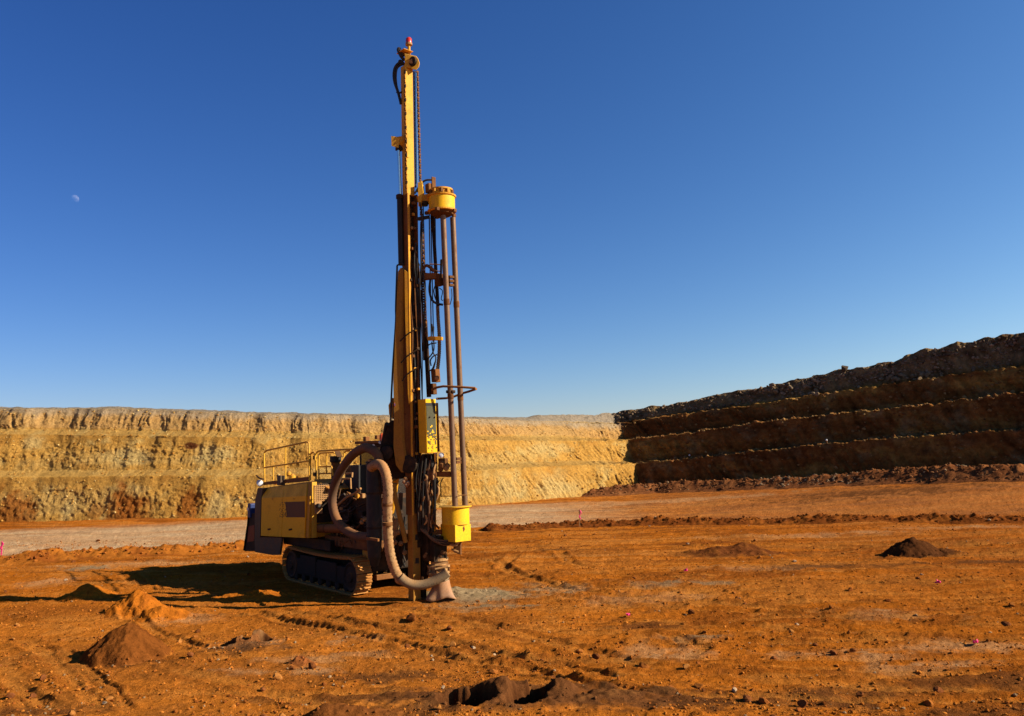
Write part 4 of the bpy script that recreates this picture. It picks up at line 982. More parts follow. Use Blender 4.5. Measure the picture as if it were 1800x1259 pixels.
for a, b_ in ((657, 783), (668, 778)):
    q = at(a, b_, y=.5); MB().lathe(q, [(.02, 0), (.035, .03), (.03, .05)], 12, (.8, -.6, 0)).build('cab_lamp', M['lens'], cab)

# --- dust collector canister and suction hoses
YC = -.72
ca, cb = at(657, 812, y=YC), at(658, 950, y=YC)
can = MB().lathe(cb, [(.08, -.55), (.14, -.35), (.165, 0), (.165, (ca-cb).z-.02), (.185, (ca-cb).z-.02), (.185, (ca-cb).z), (.15, (ca-cb).z+.02)], 24, (ca-cb)).build('dust_collector', M['black'], RIG)
MB().frame(at(655, 948, y=YC-.18), (.25, 0, .0), (0, .02, 0), (0, 0, .028)).build('collector_bracket', M['brown'], can)
MB().lathe(cb, [(.17, .25), (.172, .26), (.172, .29), (.17, .30)], 24, (ca-cb)).build('clamp_band', M['dark'], can); MB().lathe(cb, [(.17, 1.0), (.172, 1.01), (.172, 1.04), (.17, 1.05)], 24, (ca-cb)).build('clamp_band', M['dark'], can)
MB().lathe(at(*z5(912, 238), y=YC-.1), [(.06, -.03), (.065, .03), (.02, .05)], 14).build('collector_cap', M['pale'], can)
def corr(pts, r_, name, mat, amp=.006, n=14, sp=14):
    P = spline(pts, sp); rr = [r_+amp*(i_ % 2) for i_ in range(len(P))]
    return MB().tube(P, rr, n).build(name, M[mat], RIG)
YL = -.80
LP = [(668, 822), (664, 800), (652, 790), (640, 788), (622, 798), (606, 817), (593, 840), (585, 866), (585, 890), (592, 913), (607, 931), (628, 942), (650, 944)]
corr([at(p_[0], p_[1], y=YL-.12*math.sin(math.pi*i_/12)) for i_, p_ in enumerate(LP)], .098, 'suction_loop_hose', 'brownhose', .007, 14, 8)
HP = [(652, 822, -.86), (662, 816, -.92), (672, 820, -.96), (679, 836, -.98), (682, 862, -.98), (681, 900, -.95), (682, 940, -.88), (686, 975, -.80), (695, 1004, -.66), (706, 1020, -.55)]
corr([at(a, b_, y=c_) for a, b_, c_ in HP], .095, 'suction_hose', 'hose', .013, 16, 9)
HP2 = [(703, 1014), (712, 1022), (726, 1028), (744, 1028), (762, 1022), (776, 1014), (787, 1006)]
corr([at(a, b_, d=-.52+.02*i_) for i_, (a, b_) in enumerate(HP2)], .098, 'hose_end', 'greyhose', .007, 16, 8)
q = at(704, 1018, y=-.56); MB().lathe(q, [(.108, -.06), (.118, -.02), (.108, .05)], 18, (1, .2, -.5)).build('hose_clamp', M['pale'], RIG)
for a, b_ in ((681, 866), (681, 874), (681, 887), (681, 921)):
    MB().lathe(at(a, b_, y=-.965), [(.107, -.035), (.110, 0), (.107, .035)], 18, (.05, 0, 1)).build('hose_tape', M['rust'], RIG)

# --- mast: feed beam
MD = .0
def ml(py): return 715+.0152*(py-120)          # mast centre line
mtop, mbot = at(ml(118), 118, d=MD), at(ml(1056), 1056, d=MD)
def mast(py, dx=0, dd=0): return at(ml(py)+dx, py, d=MD+dd)
up = Bm('feed_beam', mast(345), mast(118), .185, .20, 'yellow')
Bm('rib_strip', mast(340, -2)+Vector((.095, -.10, 0)), mast(128, -2)+Vector((.095, -.10, 0)), .02, .02, 'rust', up)
for k in range(26):
    q = mast(132+8*k)+Vector((.100, -.104, 0)); MB().box(q.x-.012, q.x+.012, q.y-.012, q.y+.012, q.z-.03, q.z+.03).build('bolt_plate', M['ochre' if k % 3 else 'dark'], up)
T('guide_rod', [mast(125, 16), mast(322, 16)], .018, 'chrome', RIG, 8)
Bm('guide_strip', mast(125, 12.5), mast(330, 12.5), .03, .03, 'black', up)
Bm('doubler_plate', mast(231)+Vector((.102, -.07, 0)), mast(281)+Vector((.102, -.07, 0)), .015, .05, 'yellow', up)
# crown with sheave
cw = mast(110)
crown = MB().prism([at(*z1(a, b_), d=-.12) for a, b_ in ((298, 185), (385, 205), (400, 225), (410, 255), (405, 285), (385, 308), (300, 285))], at(*z1(298, 185), d=.14)-at(*z1(298, 185), d=-.12)).build('crown_block', M['yellow'], RIG, .012)
MB().lathe(at(*z1(362, 245), d=-.13), [(.03, -.05), (.10, -.04), (.11, 0), (.10, .02)], 18, (-.2, .9, 0)).build('sheave', M['dark'], crown)
MB().lathe(at(*z1(352, 245), d=-.16), [(.05, -.03), (.055, .02)], 6, (.6, -.8, 0)).build('sheave_bolt', M['pale'], crown)
T('beacon_stalk', [at(*z1(331, 192), d=0), at(*z1(330, 120), d=0)], .032, 'yellow', crown, 10)
MB().lathe(at(*z1(330, 122), d=0), [(.075, -.01), (.075, .035), (.065, .04)], 16).build('beacon_base', M['pale'], crown)
MB().lathe(at(*z1(330, 122), d=0), [(.068, .035), (.066, .13), (.05, .155), (.0, .165)], 16, smooth=True).build('beacon_lamp', M['red'], crown)
Bm('crown_cap', at(*z1(300, 182), d=0), at(*z1(300, 176), d=0), .30, .24, 'ochre', crown)
for pts, r_ in (([(296, 235), (275, 210), (262, 185), (252, 160), (258, 150), (272, 178), (290, 205)], .035), ([(290, 250), (255, 258), (228, 290), (219, 340), (226, 400), (250, 470), (268, 540)], .030), ([(292, 262), (262, 275), (240, 300), (233, 360), (240, 430), (258, 490), (270, 560)], .026), ([(300, 270), (270, 240), (256, 250)], .03), ([(238, 470), (262, 476), (276, 470)], .02)):
    T('crown_hose', [at(*z1(*p_), d=-.02) for p_ in pts], r_, 'black', RIG, 8, 6)
# pull down bracket and feed cylinder
pb = MB().prism([at(*z1(a, b_), d=-.1) for a, b_ in ((232, 800), (300, 790), (302, 815), (240, 860), (232, 875))], (.05, .20, 0)).build('cylinder_bracket', M['ochre'], RIG, .006)
MB().prism([at(*z1(a, b_), d=-.12) for a, b_ in ((198, 793), (240, 800), (234, 878), (201, 868))], (.02, .06, 0)).build('bracket_ear', M['yellow'], pb, .006)
Bm('bracket_block', at(*z1(262, 900), d=0), at(*z1(262, 850), d=0), .14, .14, 'dark', pb)
T('feed_cylinder_rod', [at(*z1(254, 900), d=0), at(*z1(268, 1245), d=0)], .036, 'chrome', RIG, 14)
T('feed_cylinder', [at(*z2(180, 190), d=0), at(*z2(192, 700), d=0)], .068, 'black', RIG, 18)
MB().lathe(at(*z2(178, 192), d=0), [(.078, -.05), (.08, .03), (.05, .05)], 16).build('cylinder_gland', M['dark'], RIG)
# outer mast channel with hoses and feed chain
for dx, dy, wx, wy, mt_, n_ in ((-.02, -.09, .26, .02, 'brown', 'mast_side'), (-.02, .125, .26, .02, 'brown', 'mast_side'), (-.14, .015, .02, .20, 'rust', 'mast_back'), (.115, -.085, .02, .05, 'ochre', 'mast_lip'), (.115, .13, .02, .04, 'rust', 'mast_lip')):
    b_ = mast(905); a = mast(343); v_ = Vector((dx, dy, 0)); Bm(n_, b_+v_, a+v_, wx, wy, mt_, RIG, .004)
Bm('mast_core', mast(900)+Vector((-.04, .02, 0)), mast(346)+Vector((-.04, .02, 0)), .12, .16, 'dark')
ch = MB()
for k in range(150):
    py = 345+k*3.6; q = mast(py)+Vector((.05, -.035+.012*(k % 2), 0)); ch.box(q.x-.022, q.x+.022, q.y-.03, q.y+.03, q.z-.018, q.z+.018)
chain_in = ch.build('mast_chain', M['rust'], RIG)
for k in range(24):
    g = random.Random(600+k); py = 360+k*22+g.uniform(-5, 5); q = mast(py)+Vector((.125, g.uniform(-.05, .09), 0)); MB().box(q.x-.02, q.x+.02, q.y-.03, q.y+.03, q.z-.03, q.z+.03).build('hose_clip', M[g.choice(['ochre', 'rust', 'pale', 'dark'])], RIG, .006)
for off_, r_, mt_ in ((.00, .020, 'black'), (.05, .022, 'dark'), (.095, .02, 'black'), (-.06, .018, 'rust')):
    g = random.Random(int(off_*1000)); T('mast_hose', [mast(py)+Vector((.12+g.uniform(-.02, .02), off_+g.uniform(-.02, .02), 0)) for py in range(470, 905, 36)], r_, mt_, RIG, 7, 4)
def chain(name, a, b_, w_=.026):
    mb = MB(); a, b_ = Vector(a), Vector(b_); L_ = (b_-a).length; nn = int(L_/.055); dv = (b_-a)/nn
    for k in range(nn):
        q = a+dv*(k+.5); s_ = w_ if k % 2 else w_*.55; mb.box(q.x-s_, q.x+s_, q.y-(w_*1.55-s_), q.y+(w_*1.55-s_), q.z-.022, q.z+.022)
    return mb.build(name, M['rust'], RIG)
chain('feed_chain', at(*z1(393, 312), d=0), at(*z1(415, 1130), d=0)); chain('feed_chain', at(*z2(335, 240), d=0), at(*z2(372, 1225), d=0), .03)
Bm('chain_guard', at(*z3(365, 10), d=.05), at(*z3(395, 580), d=.05), .09, .07, 'dark')
# lower mast post with square holes, boots on the ground
lp0 = at(729, 1062, d=0); lp1 = at(727, 900, d=0)
post = Bm('mast_foot', lp0-Vector((0, 0, .06)), lp1, .21, .19, 'shaded_yellow')
for py in (944, 985):
    q = at(728.5, py, d=0); MB().box(q.x+.1, q.x+.112, q.y-.045, q.y+.045, q.z-.06, q.z+.06).build('hole_shade_plate', M['black'], post)  # dark plates stand in for the shade inside the square holes
Bm('foot_pad', lp0-Vector((0, 0, .08)), lp0+Vector((0, 0, .06)), .34, .34, 'brown', post)
Bm('mast_rail', at(744, 1050, d=.1), at(742, 880, d=.1), .12, .10, 'dark')

# --- feed cradle (tapered yellow holder) and boom
S_ = -.16
def side(pts): return [at(*z, d=-.05) for z in pts]
fl = [z2(165, 745), z2(185, 715), z2(205, 740), z3(150+40, 0), z3(185, 400), z3(188, 650), z3(196, 900), z3(215, 1050), z3(245, 1125), z3(190, 1135), z3(150, 1080), z3(132, 950), z3(135, 700), z3(130, 450), z3(150, 0)]
cr1 = MB().prism([at(*p_, d=-.13) for p_ in fl], (0, .07, 0)).build('cradle_flange', M['shaded_yellow'], RIG, .006)
fl2 = [z2(213, 730), z2(240, 750), z3(252, 0), z3(262, 380), z3(268, 560), z3(248, 640), z3(238, 560), z3(232, 380), z3(218, 0)]
MB().prism([at(*p_, d=-.16) for p_ in fl2], (-.05, .03, 0)).build('cradle_flange', M['ochre'], RIG, .006)
web = [z2(180, 730), z2(240, 745), z3(250, 0), z3(275, 500), z3(285, 800), z3(300, 1030), z3(250, 1135), z3(190, 1100), z3(160, 800), z3(150, 400), z3(160, 0)]
MB().prism([at(*p_, d=-.06) for p_ in web], (-.38, .32, 0)).build('cradle_web', M['brown'], RIG)  # web deepened at the back, mostly unseen, to widen the mast's shadow
for k in range(3):
    py = (590, 628, 660)[k]; T('cradle_hose', [at(703+2*k, py+10, d=-.2), at(716, py-2, d=-.24), at(735, py-14, d=-.22)], .016, 'dark', RIG, 7, 4)
T('edge_cable', [at(*z2(160, 700), d=-.1), at(*z2(150, 1000), d=-.1), at(*z3(150, 20), d=-.1), at(*z3(132, 300), d=-.1), at(*z3(118, 560), d=-.1), at(*z3(112, 760), d=-.1)], .022, 'black', RIG, 8, 4)
T('edge_cable', [at(*z2(158, 700), d=-.1), at(*z2(180, 690), d=-.1), at(*z2(210, 692), d=-.1)], .018, 'black', RIG, 8)
MB().lathe(at(*z3(143, 635), d=-.15), [(.045, 0), (.045, .01)], 16, (-.7, -.7, 0)).build('round_badge', M['redp'], cr1)
MB().lathe(at(*z3(143, 635), d=-.155), [(.03, 0), (.03, .01)], 16, (-.7, -.7, 0)).build('badge_centre', M['blue'], cr1)
MB().prism([at(*p_, d=.15) for p_ in (z3(96, 640), z3(125, 585), z3(125, 740), z3(100, 705))], (-.1, .1, 0)).build('cradle_tab', M['yellow'], RIG)
BO = [(672, 842), (668, 800), (676, 765), (686, 738), (700, 745), (706, 800), (716, 830), (706, 842)]
MB().prism([at(*p_, d=.12) for p_ in BO], (-.15, .3, 0)).build('boom_head', M['dark'], RIG, .02)
MB().lathe(at(*z3(245, 1075), d=-.12), [(.05, -.05), (.19, -.04), (.20, .02), (.19, .08)], 28, (-.5, .8, 0)).build('boom_pivot', M['dark'], RIG)
MB().lathe(at(*z3(90, 990), d=.02), [(.05, -.08), (.15, -.06), (.15, .06)], 24, (-.5, .8, 0)).build('boom_pivot', M['dark'], RIG)
T('boom', [at(690, 835, d=.2), Vector((XF-.1, .25, 1.45)), Vector((XF-.8, .35, 1.3))], .16, 'ochre', RIG, 12)
T('tilt_cylinder', [at(682, 745, d=.3), at(662, 850, d=.7)], .075, 'dark', RIG, 14)
T('support_arm', [at(*z4(238, 225), d=-.05), at(*z4(245, 330), d=-.05), at(*z4(285, 500), d=-.05), at(*z4(330, 690), d=-.05)], .055, 'shaded_yellow', RIG, 10, 4)
T('lift_cylinder', [at(*z4(290, 300), d=.15), at(*z4(285, 430), d=.15)], .05, 'grey', RIG, 12)
MB().prism([at(*z4(a, b_), d=-.02) for a, b_ in ((345, 150), (372, 140), (378, 340), (352, 350))], (.0, .05, 0)).build('guide_bar', M['ochre'], RIG)
for k, (a, b_) in enumerate(((318, 215), (335, 240), (350, 225), (330, 190))):
    MB().lathe(at(*z4(a, b_), d=-.1), [(.02, -.05), (.045, 0), (.03, .06)], 10, (.4, -.5, .7)).build('hose_fitting', M['cloth' if k < 3 else 'pale'], RIG)

# --- control box
bx = at(*z3(375, 800), d=-.2)
kb = [at(*z3(a, b_), d=-.25) for a, b_ in ((305, 605), (372, 590), (380, 990), (315, 995))]
cx0 = at(*z3(372, 795), d=-.36); tz, bz = at(*z3(372, 592), d=-.36).z, at(*z3(380, 992), d=-.36).z
lean = Vector((.0, .0, 0)); ctop, cbot = at(*z3(368, 592), d=-.36), at(*z3(380, 992), d=-.36)
off_ = Vector((-.15, .135, 0)); box_ = Bm('control_box', cbot+off_, ctop+off_, .30, .27, 'clean_yellow', RIG, .012)
mid = lambda t_: lerp(cbot, ctop, t_)
MB().prism([mid(.34)+Vector((.003, .015, 0)), mid(.34)+Vector((.003, .25, 0)), mid(.87)+Vector((.003, .25, 0)), mid(.87)+Vector((.003, .015, 0))], (.004, 0, 0)).build('box_window', M['panelgrey'], box_)
MB().prism([mid(.87)+Vector((.003, .005, 0)), mid(.87)+Vector((.003, .265, 0)), mid(.925)+Vector((.003, .265, 0)), mid(.925)+Vector((.003, .005, 0))], (.006, 0, 0)).build('box_seal', M['black'], box_)
mb = MB(); g = random.Random(3)
for k in range(48):
    t_ = .34-.33*g.random()**1.6+.02; yy = g.uniform(.03, .25); s_ = .014*(.5+.6*(t_/.34)); q = mid(t_)+Vector((.0045, yy, 0)); mb.prism([q+Vector((0, -s_, -s_)), q+Vector((0, s_, -s_)), q+Vector((0, s_, s_)), q+Vector((0, -s_, s_))], (.003, 0, 0))
mb.build('dot_decal', M['panelgrey'], box_)
mb = MB()
for k in range(10):
    t_ = .35+.16*g.random()**2; yy = g.uniform(.03, .24); s_ = .014; q = mid(t_)+Vector((.0085, yy, 0)); mb.prism([q+Vector((0, -s_, -s_)), q+Vector((0, s_, -s_)), q+Vector((0, s_, s_)), q+Vector((0, -s_, s_))], (.002, 0, 0))
mb.build('dot_decal', M['clean_yellow'], box_)
for yy in (.09, .22): MB().lathe(mid(.66)+Vector((.008, yy, 0)), [(.02, 0), (.015, .02)], 10, (1, 0, 0)).build('knob', M['dark'], box_)
Bm('box_mount', cbot+Vector((-.1, .32, .02)), ctop+Vector((-.1, .32, -.08)), .12, .08, 'rust')

for k in range(9):
    g = random.Random(1200+k); o_ = g.uniform(8, 24); pa, pb_ = g.uniform(350, 560), g.uniform(600, 780)
    T('mast_cable', [mast(pa, o_, -.1), mast(pa+40, o_+g.uniform(-3, 5), -.14), mast((pa+pb_)/2, o_+g.uniform(-4, 4), -.1), mast(pb_, o_+g.uniform(-4, 3), -.08)], g.choice([.012, .016, .02]), g.choice(['black', 'dark', 'rust']), RIG, 6, 6)
for k in range(12):
    g = random.Random(1300+k); q = mast(360+k*36+g.uniform(-8, 8), g.uniform(4, 15), -.1); s_ = g.uniform(.025, .045)
    MB().box(q.x-s_, q.x+s_, q.y-s_, q.y+s_, q.z-s_*.8, q.z+s_*.8).build('cable_clamp', M[g.choice(['rust', 'ochre', 'dark', 'brown'])], RIG, .006)
# --- rod carousel: upper drum, rods, lower cup
CD = -.05
uc0, uc1 = at(*z2(490, 305), d=CD), at(*z2(488, 195), d=CD); hz_ = (uc1-uc0).z
drum = MB().lathe(uc0, [(.285, 0), (.285, hz_)], 40).build('carousel_drum', M['clean_yellow'], RIG); 
drum.data.polygons.foreach_set('use_smooth', [True]*len(drum.data.polygons)); drum.data.set_sharp_from_angle(angle=R(42))
MB().lathe(uc0, [(.20, -.01), (.30, -.01), (.315, .0), (.315, .028), (.28, .03)], 36).build('drum_flange', M['ochre'], drum)
MB().lathe(uc0, [(.28, hz_-.01), (.31, hz_), (.315, hz_+.03), (.24, hz_+.035), (.22, hz_+.06), (.22, hz_+.13), (.245, hz_+.14), (.245, hz_+.175), (.1, hz_+.18)], 36).build('drum_top', M['ochre'], drum)
for k in range(10):
    a = 2*math.pi*k/10; q = uc0+Vector((math.cos(a)*.235, math.sin(a)*.235, hz_+.10)); MB().box(q.x-.03, q.x+.03, q.y-.03, q.y+.03, q.z-.045, q.z+.045).build('rod_slot_lug', M['rust' if k % 2 else 'ochre'], drum, .006)
for k in range(5):
    a = 2*math.pi*k/5+.35; q = uc0+Vector((math.cos(a)*.33, math.sin(a)*.33, -.03)); MB().box(q.x-.035, q.x+.035, q.y-.035, q.y+.035, q.z-.03, q.z+.04).build('rod_lug', M['rust'], drum, .006)
MB().lathe(uc0, [(.10, -.12), (.16, -.1), (.24, -.06), (.26, -.012)], 28).build('drum_hub', M['rust'], drum)
arm = MB().prism([at(*z2(a, b_), d=-.05) for a, b_ in ((300, 190), (400, 165), (400, 225), (310, 235))], (-.1, .16, 0)).build('carousel_arm', M['ochre'], RIG, .01)
Bm('head_plate', at(*z2(430, 130), d=-.02), at(*z2(428, 48), d=-.02), .03, .10, 'rust', arm)
MB().prism([at(*z2(a, b_), d=-.1) for a, b_ in ((312, 90), (340, 75), (352, 160), (330, 260), (316, 262))], (-.04, .06, 0)).build('arm_gusset', M['yellow'], arm)
Bm('head_motor', at(*z2(400, 165), d=.0), at(*z2(398, 100), d=.0), .14, .14, 'rust', arm)
T('head_hose', [at(*z2(*p_), d=-.05) for p_ in ((310, 160), (335, 100), (370, 72), (415, 68))], .022, 'black', RIG, 8, 6)
T('head_hose', [at(*z2(*p_), d=-.08) for p_ in ((290, 170), (320, 120), (345, 95))], .02, 'black', RIG, 8, 5)
MB().lathe(at(*z2(365, 245), d=-.02), [(.06, -.05), (.08, 0), (.06, .05)], 16).build('head_bush', M['dark'], RIG)
MB().prism([at(*z2(a, b_), d=-.1) for a, b_ in ((300, 345), (385, 330), (390, 352), (310, 368))], (0, .05, 0)).build('pipe_tie', M['black'], RIG)
r1a, r1b = at(*z2(498, 320), d=-.14), at(800, 892, d=-.14); r2a, r2b = at(*z2(570, 345), d=.08), at(817.5, 892, d=.08)
for a, b_ in ((r1a, r1b), (r2a, r2b)):
    rd = T('drill_rod', [a, b_], .062, 'pipe', RIG, 18)
    for t_ in (.30, .62): q = lerp(a, b_, t_); MB().lathe(q, [(.062, -.07), (.067, -.06), (.067, .06), (.062, .07)], 18, (b_-a)).build('rod_collar', M['rust'], rd)
r3 = T('drill_rod', [at(*z2(420, 300), d=.15), at(*z2(460, 1000), d=.15)], .04, 'dark', RIG, 12)
P_ = [at(*z2(458, 1000), d=.12), at(*z3(462, 0), d=.12), at(*z3(470, 120), d=.12), at(*z3(470, 250), d=.12), at(*z3(458, 380), d=.12)]
P_ = spline(P_, 16); MB().tube(P_, [.036+.008*(i_ % 2) for i_ in range(len(P_))], 10).build('spiral_hose', M['greyhose'], RIG)
for a, b_, c_ in (((396, 310), (412, 1230), .014), ((408, 310), (428, 1230), .012), ((352, 250), (378, 1230), .012), ((440, 320), (446, 760), .012)): T('wire_rope', [at(*z2(*a), d=.1), at(*z2(*b_), d=.1)], c_, 'dark', RIG, 6)
lc0, lc1 = at(801, 921, d=CD), at(800, 891, d=CD); hl = (lc1-lc0).z
cup = MB().lathe(lc0, [(.30, 0), (.30, hl)], 44).build('carousel_cup', M['clean_yellow'], RIG)
cup.data.polygons.foreach_set('use_smooth', [True]*len(cup.data.polygons)); cup.data.set_sharp_from_angle(angle=R(42))
MB().lathe(lc0, [(.30, hl), (.355, hl), (.355, hl+.018), (.1, hl+.02)], 44).build('cup_flange', M['clean_yellow'], cup)
cb_ = at(801, 934, d=CD); cbz0, cbz1 = at(803, 950, d=CD-.3).z, at(803, 921, d=CD-.3).z
hb = Bx('cup_box', cb_.x-.27, cb_.x+.27, cb_.y-.21, cb_.y+.21, lc0.z-.36, lc0.z-.003, 'clean_yellow', cup, .008)
sc_ = MB(); g = random.Random(9)
q = Vector((cb_.x+.2705, cb_.y+.02, lc0.z-.1))
pp = [q+Vector((0, math.cos(a)*.03*(1+g.uniform(-.5, .6)), math.sin(a)*.065*(1+g.uniform(-.4, .5)))) for a in [k*2*math.pi/9 for k in range(9)]]; sc_.prism(pp, (.003, 0, 0)); sc_.build('chipped_paint', M['rust'], hb)
# mid gripper
gm_ = MB().prism([at(*z2(a, b_), d=-.06) for a, b_ in ((320, 745), (390, 755), (448, 752), (448, 795), (385, 800), (322, 806))], (-.05, .12, 0)).build('rod_gripper', M['brown'], RIG, .008)
Bm('gripper_claw', at(*z2(470, 850), d=-.02), at(*z2(468, 765), d=-.02), .16, .14, 'rust', gm_); Bm('gripper_claw', at(*z2(520, 845), d=.02), at(*z2(518, 780), d=.02), .2, .1, 'dark', gm_)
for b_ in (785, 815, 845): MB().frame(at(*z2(555, b_), d=-.0), (.05, 0, 0), (0, .06, 0), (0, 0, .025)).build('claw_tooth', M['rust'], gm_)
T('gripper_rod', [at(*z2(400, 690), d=0), at(*z2(480, 694), d=0)], .012, 'rust', gm_, 6); T('gripper_rod', [at(*z2(400, 738), d=0), at(*z2(480, 742), d=0)], .012, 'rust', gm_, 6)
Bm('gripper_plate', at(*z2(483, 770), d=-.05), at(*z2(485, 655), d=-.05), .05, .03, 'dark', gm_)
T('gripper_arm', [at(*z2(345, 730), d=-.08), at(*z2(380, 700), d=-.08), at(*z2(440, 745), d=-.08)], .035, 'rust', gm_, 8, 4)
for pts, r_ in (([(405, 800), (398, 880), (415, 950), (450, 980), (498, 990)], .026), ([(440, 850), (430, 890), (445, 950), (470, 985)], .014), ([(560, 870), (564, 930), (550, 990)], .010), ([(470, 865), (495, 890), (485, 945), (497, 960)], .010)):
    T('gripper_hose', [at(*z2(*p_), d=-.08) for p_ in pts], r_, 'black', RIG, 7, 5)
mb_ = MB().prism([at(*z3(a, b_), d=-.04) for a, b_ in ((378, 140), (402, 130), (488, 135), (488, 160), (382, 162))], (-.03, .06, 0)).build('hose_bracket', M['ochre'], RIG, .005)
for pts in ([(380, 215), (400, 190), (450, 180)], [(385, 300), (420, 255), (432, 200), (415, 40)], [(415, 170), (425, 250), (445, 290), (430, 365), (410, 380)], [(410, 350), (405, 310), (425, 280), (455, 265)], [(392, 390), (420, 370), (440, 320)], [(430, 60), (425, 170)]):
    T('signal_cable', [at(*z3(*p_), d=-.02) for p_ in pts], .015, 'black', RIG, 6, 5)
Bm('swivel_block', at(*z3(447, 470), d=.05), at(*z3(440, 375), d=.05), .15, .14, 'brown'); Bm('swivel_base', at(*z3(430, 560), d=.05), at(*z3(425, 480), d=.05), .12, .1, 'rust')
MB().lathe(at(*z3(455, 440), d=-.02), [(.05, -.05), (.055, .04), (.03, .06)], 12, (.7, -.6, 0)).build('swivel_cap', M['pale'], RIG)
T('rod_guard', [at(*z3(415, 525), d=-.1), at(*z3(455, 508), d=-.22), at(*z3(500, 500), d=-.30), at(*z3(620, 505), d=-.32), at(*z3(735, 513), d=-.34), at(*z3(742, 520), d=-.33), at(*z3(690, 538), d=-.05), at(*z3(640, 552), d=.2), at(*z3(580, 575), d=.22), at(*z3(520, 588), d=.2), at(*z3(450, 592), d=.1)], .026, 'brown', RIG, 10)
for a in (550, 575): MB().lathe(at(*z3(a-8, 540), d=-.14), [(.064, -.03), (.068, 0), (.064, .03)], 14).build('rod_mark', M['dark'], RIG)
# lower arm, lamp and clutter below the control box
Bm('lower_gripper', at(*z3(500, 1078), d=0), at(*z3(498, 1030), d=0), .14, .16, 'rust'); MB().prism([at(*z3(a, b_), d=-.1) for a, b_ in ((445, 1130), (552, 1128), (552, 1170), (448, 1168))], (-.05, .1, 0)).build('lower_arm', M['brown'], RIG, .008)
for b_ in (1035, 1060): MB().frame(at(*z3(605, b_), d=0), (.06, 0, 0), (0, .06, 0), (0, 0, .03)).build('claw_tooth', M['rust'], RIG)
MB().lathe(at(*z3(410, 1155), d=-.12), [(.06, -.04), (.13, -.03), (.135, .02), (.06, .05)], 20, (.5, -.8, 0)).build('gripper_motor', M['rust'], RIG)
T('lift_rod', [at(*z3(440, 990), d=-.05), at(*z3(440, 1130), d=-.05)], .042, 'chrome', RIG, 14); T('lift_rod', [at(*z4(570, 180), d=-.05), at(*z4(570, 310), d=-.05)], .04, 'grey', RIG, 12)
lq = at(*z3(485, 1008), d=-.15); lx_ = Vector((.75, -.6, .15)).normalized()
wl = MB().lathe(lq, [(.03, -.07), (.055, -.04), (.058, .01)], 16, lx_).build('front_lamp', M['white'], RIG); MB().lathe(lq, [(.056, .01), (.05, .022), (.02, .03)], 16, lx_).build('lamp_lens', M['lens'], wl)
for k, (a, b_, s_) in enumerate(((490, 1080, .09), (520, 1100, .07), (480, 1110, .06), (535, 1085, .05))):
    MB().lathe(at(*z3(a, b_), d=-.1), [(s_*.4, -s_), (s_, -s_*.3), (s_*.8, s_*.6), (s_*.3, s_)], 12, (.3, -.3, 1)).build('fitting', M['pale' if k % 2 else 'rust'], RIG)
gp = Bm('guide_post', at(*z4(545, 600), d=-.03), at(*z4(540, 310), d=-.03), .12, .10, 'ochre'); MB().prism([at(*z4(a, b_), d=-.15) for a, b_ in ((553, 308), (597, 312), (597, 380), (555, 374))], (0, .02, 0)).build('id_plate', M['yellow'], gp, .004)
MB().prism([at(*z4(a, b_), d=-.06) for a, b_ in ((510, 595), (610, 592), (610, 625), (520, 640))], (-.05, .1, 0)).build('cross_plate', M['brown'], RIG, .006)
for k in range(16):
    g = random.Random(700+k); a, b_ = g.uniform(460, 600), g.uniform(60, 520); T('control_hose', [at(*z4(a, b_), d=-.12), at(*z4(a+g.uniform(-40, 30), b_+g.uniform(40, 90)), d=-.18), at(*z4(a+g.uniform(-50, 40), b_+g.uniform(90, 170)), d=-.1)], g.choice([.014, .02, .024]), g.choice(['black', 'dark', 'rust', 'pale']) if k % 5 else 'pale', RIG, 6, 5)
for k in range(22):
    g = random.Random(740+k); q = at(*z4(g.uniform(440, 600), g.uniform(30, 480)), d=g.uniform(-.14, .0)); s_ = g.uniform(.02, .06)
    MB().lathe(q, [(s_*.6, -s_), (s_, -s_*.6), (s_, s_*.6), (s_*.5, s_)], 8, (g.uniform(-1, 1), g.uniform(-1, 1), 1)).build('fitting', M[g.choice(['pale', 'rust', 'dark', 'brown', 'dark'])], RIG)
T('limit_wire', [at(*z4(608, 330), d=-.12), at(*z4(605, 220), d=-.12), at(*z4(625, 180), d=-.12)], .012, 'black', RIG, 6); T('limit_wire', [at(*z4(610, 325), d=-.1), at(*z4(700, 325), d=-.1), at(*z4(735, 330), d=-.2), at(*z4(760, 318), d=-.1), at(*z4(815, 316), d=0)], .010, 'rust', RIG, 6)
# drooping hose bundle to the drill guide
for k in range(11):
    g = random.Random(800+k); o_ = g.uniform(-16, 16)
    T('bundle_hose', [at(*z4(430+o_, 470), d=-.02), at(*z4(450+o_, 560), d=-.10), at(*z4(510+o_, 640+o_), d=-.2+g.uniform(-.05, .05)), at(*z4(600+o_, 690+o_), d=-.22), at(*z4(680+g.uniform(-10, 25), 690+o_), d=-.16), at(*z4(720+g.uniform(-10, 20), 665+o_*.6), d=-.08)], g.choice([.022, .028, .032]), g.choice(['black', 'brownhose', 'dark', 'brownhose']), RIG, 8, 6)
for k in range(3): T('bundle_hose', [at(*z4(660+12*k, 690), d=-.15), at(*z4(705+10*k, 715), d=-.22), at(*z4(745+4*k, 680), d=-.15)], .022, 'pale', RIG, 8, 5)
MB().prism([at(*z4(a, b_), d=-.05) for a, b_ in ((706, 672), (760, 668), (762, 790), (704, 768))], (-.03, .06, 0)).build('guide_plate', M['rust'], RIG, .006)
T('guide_lever', [at(*z4(690, 745), d=-.08), at(*z4(745, 765), d=-.1)], .022, 'pale', RIG, 8)
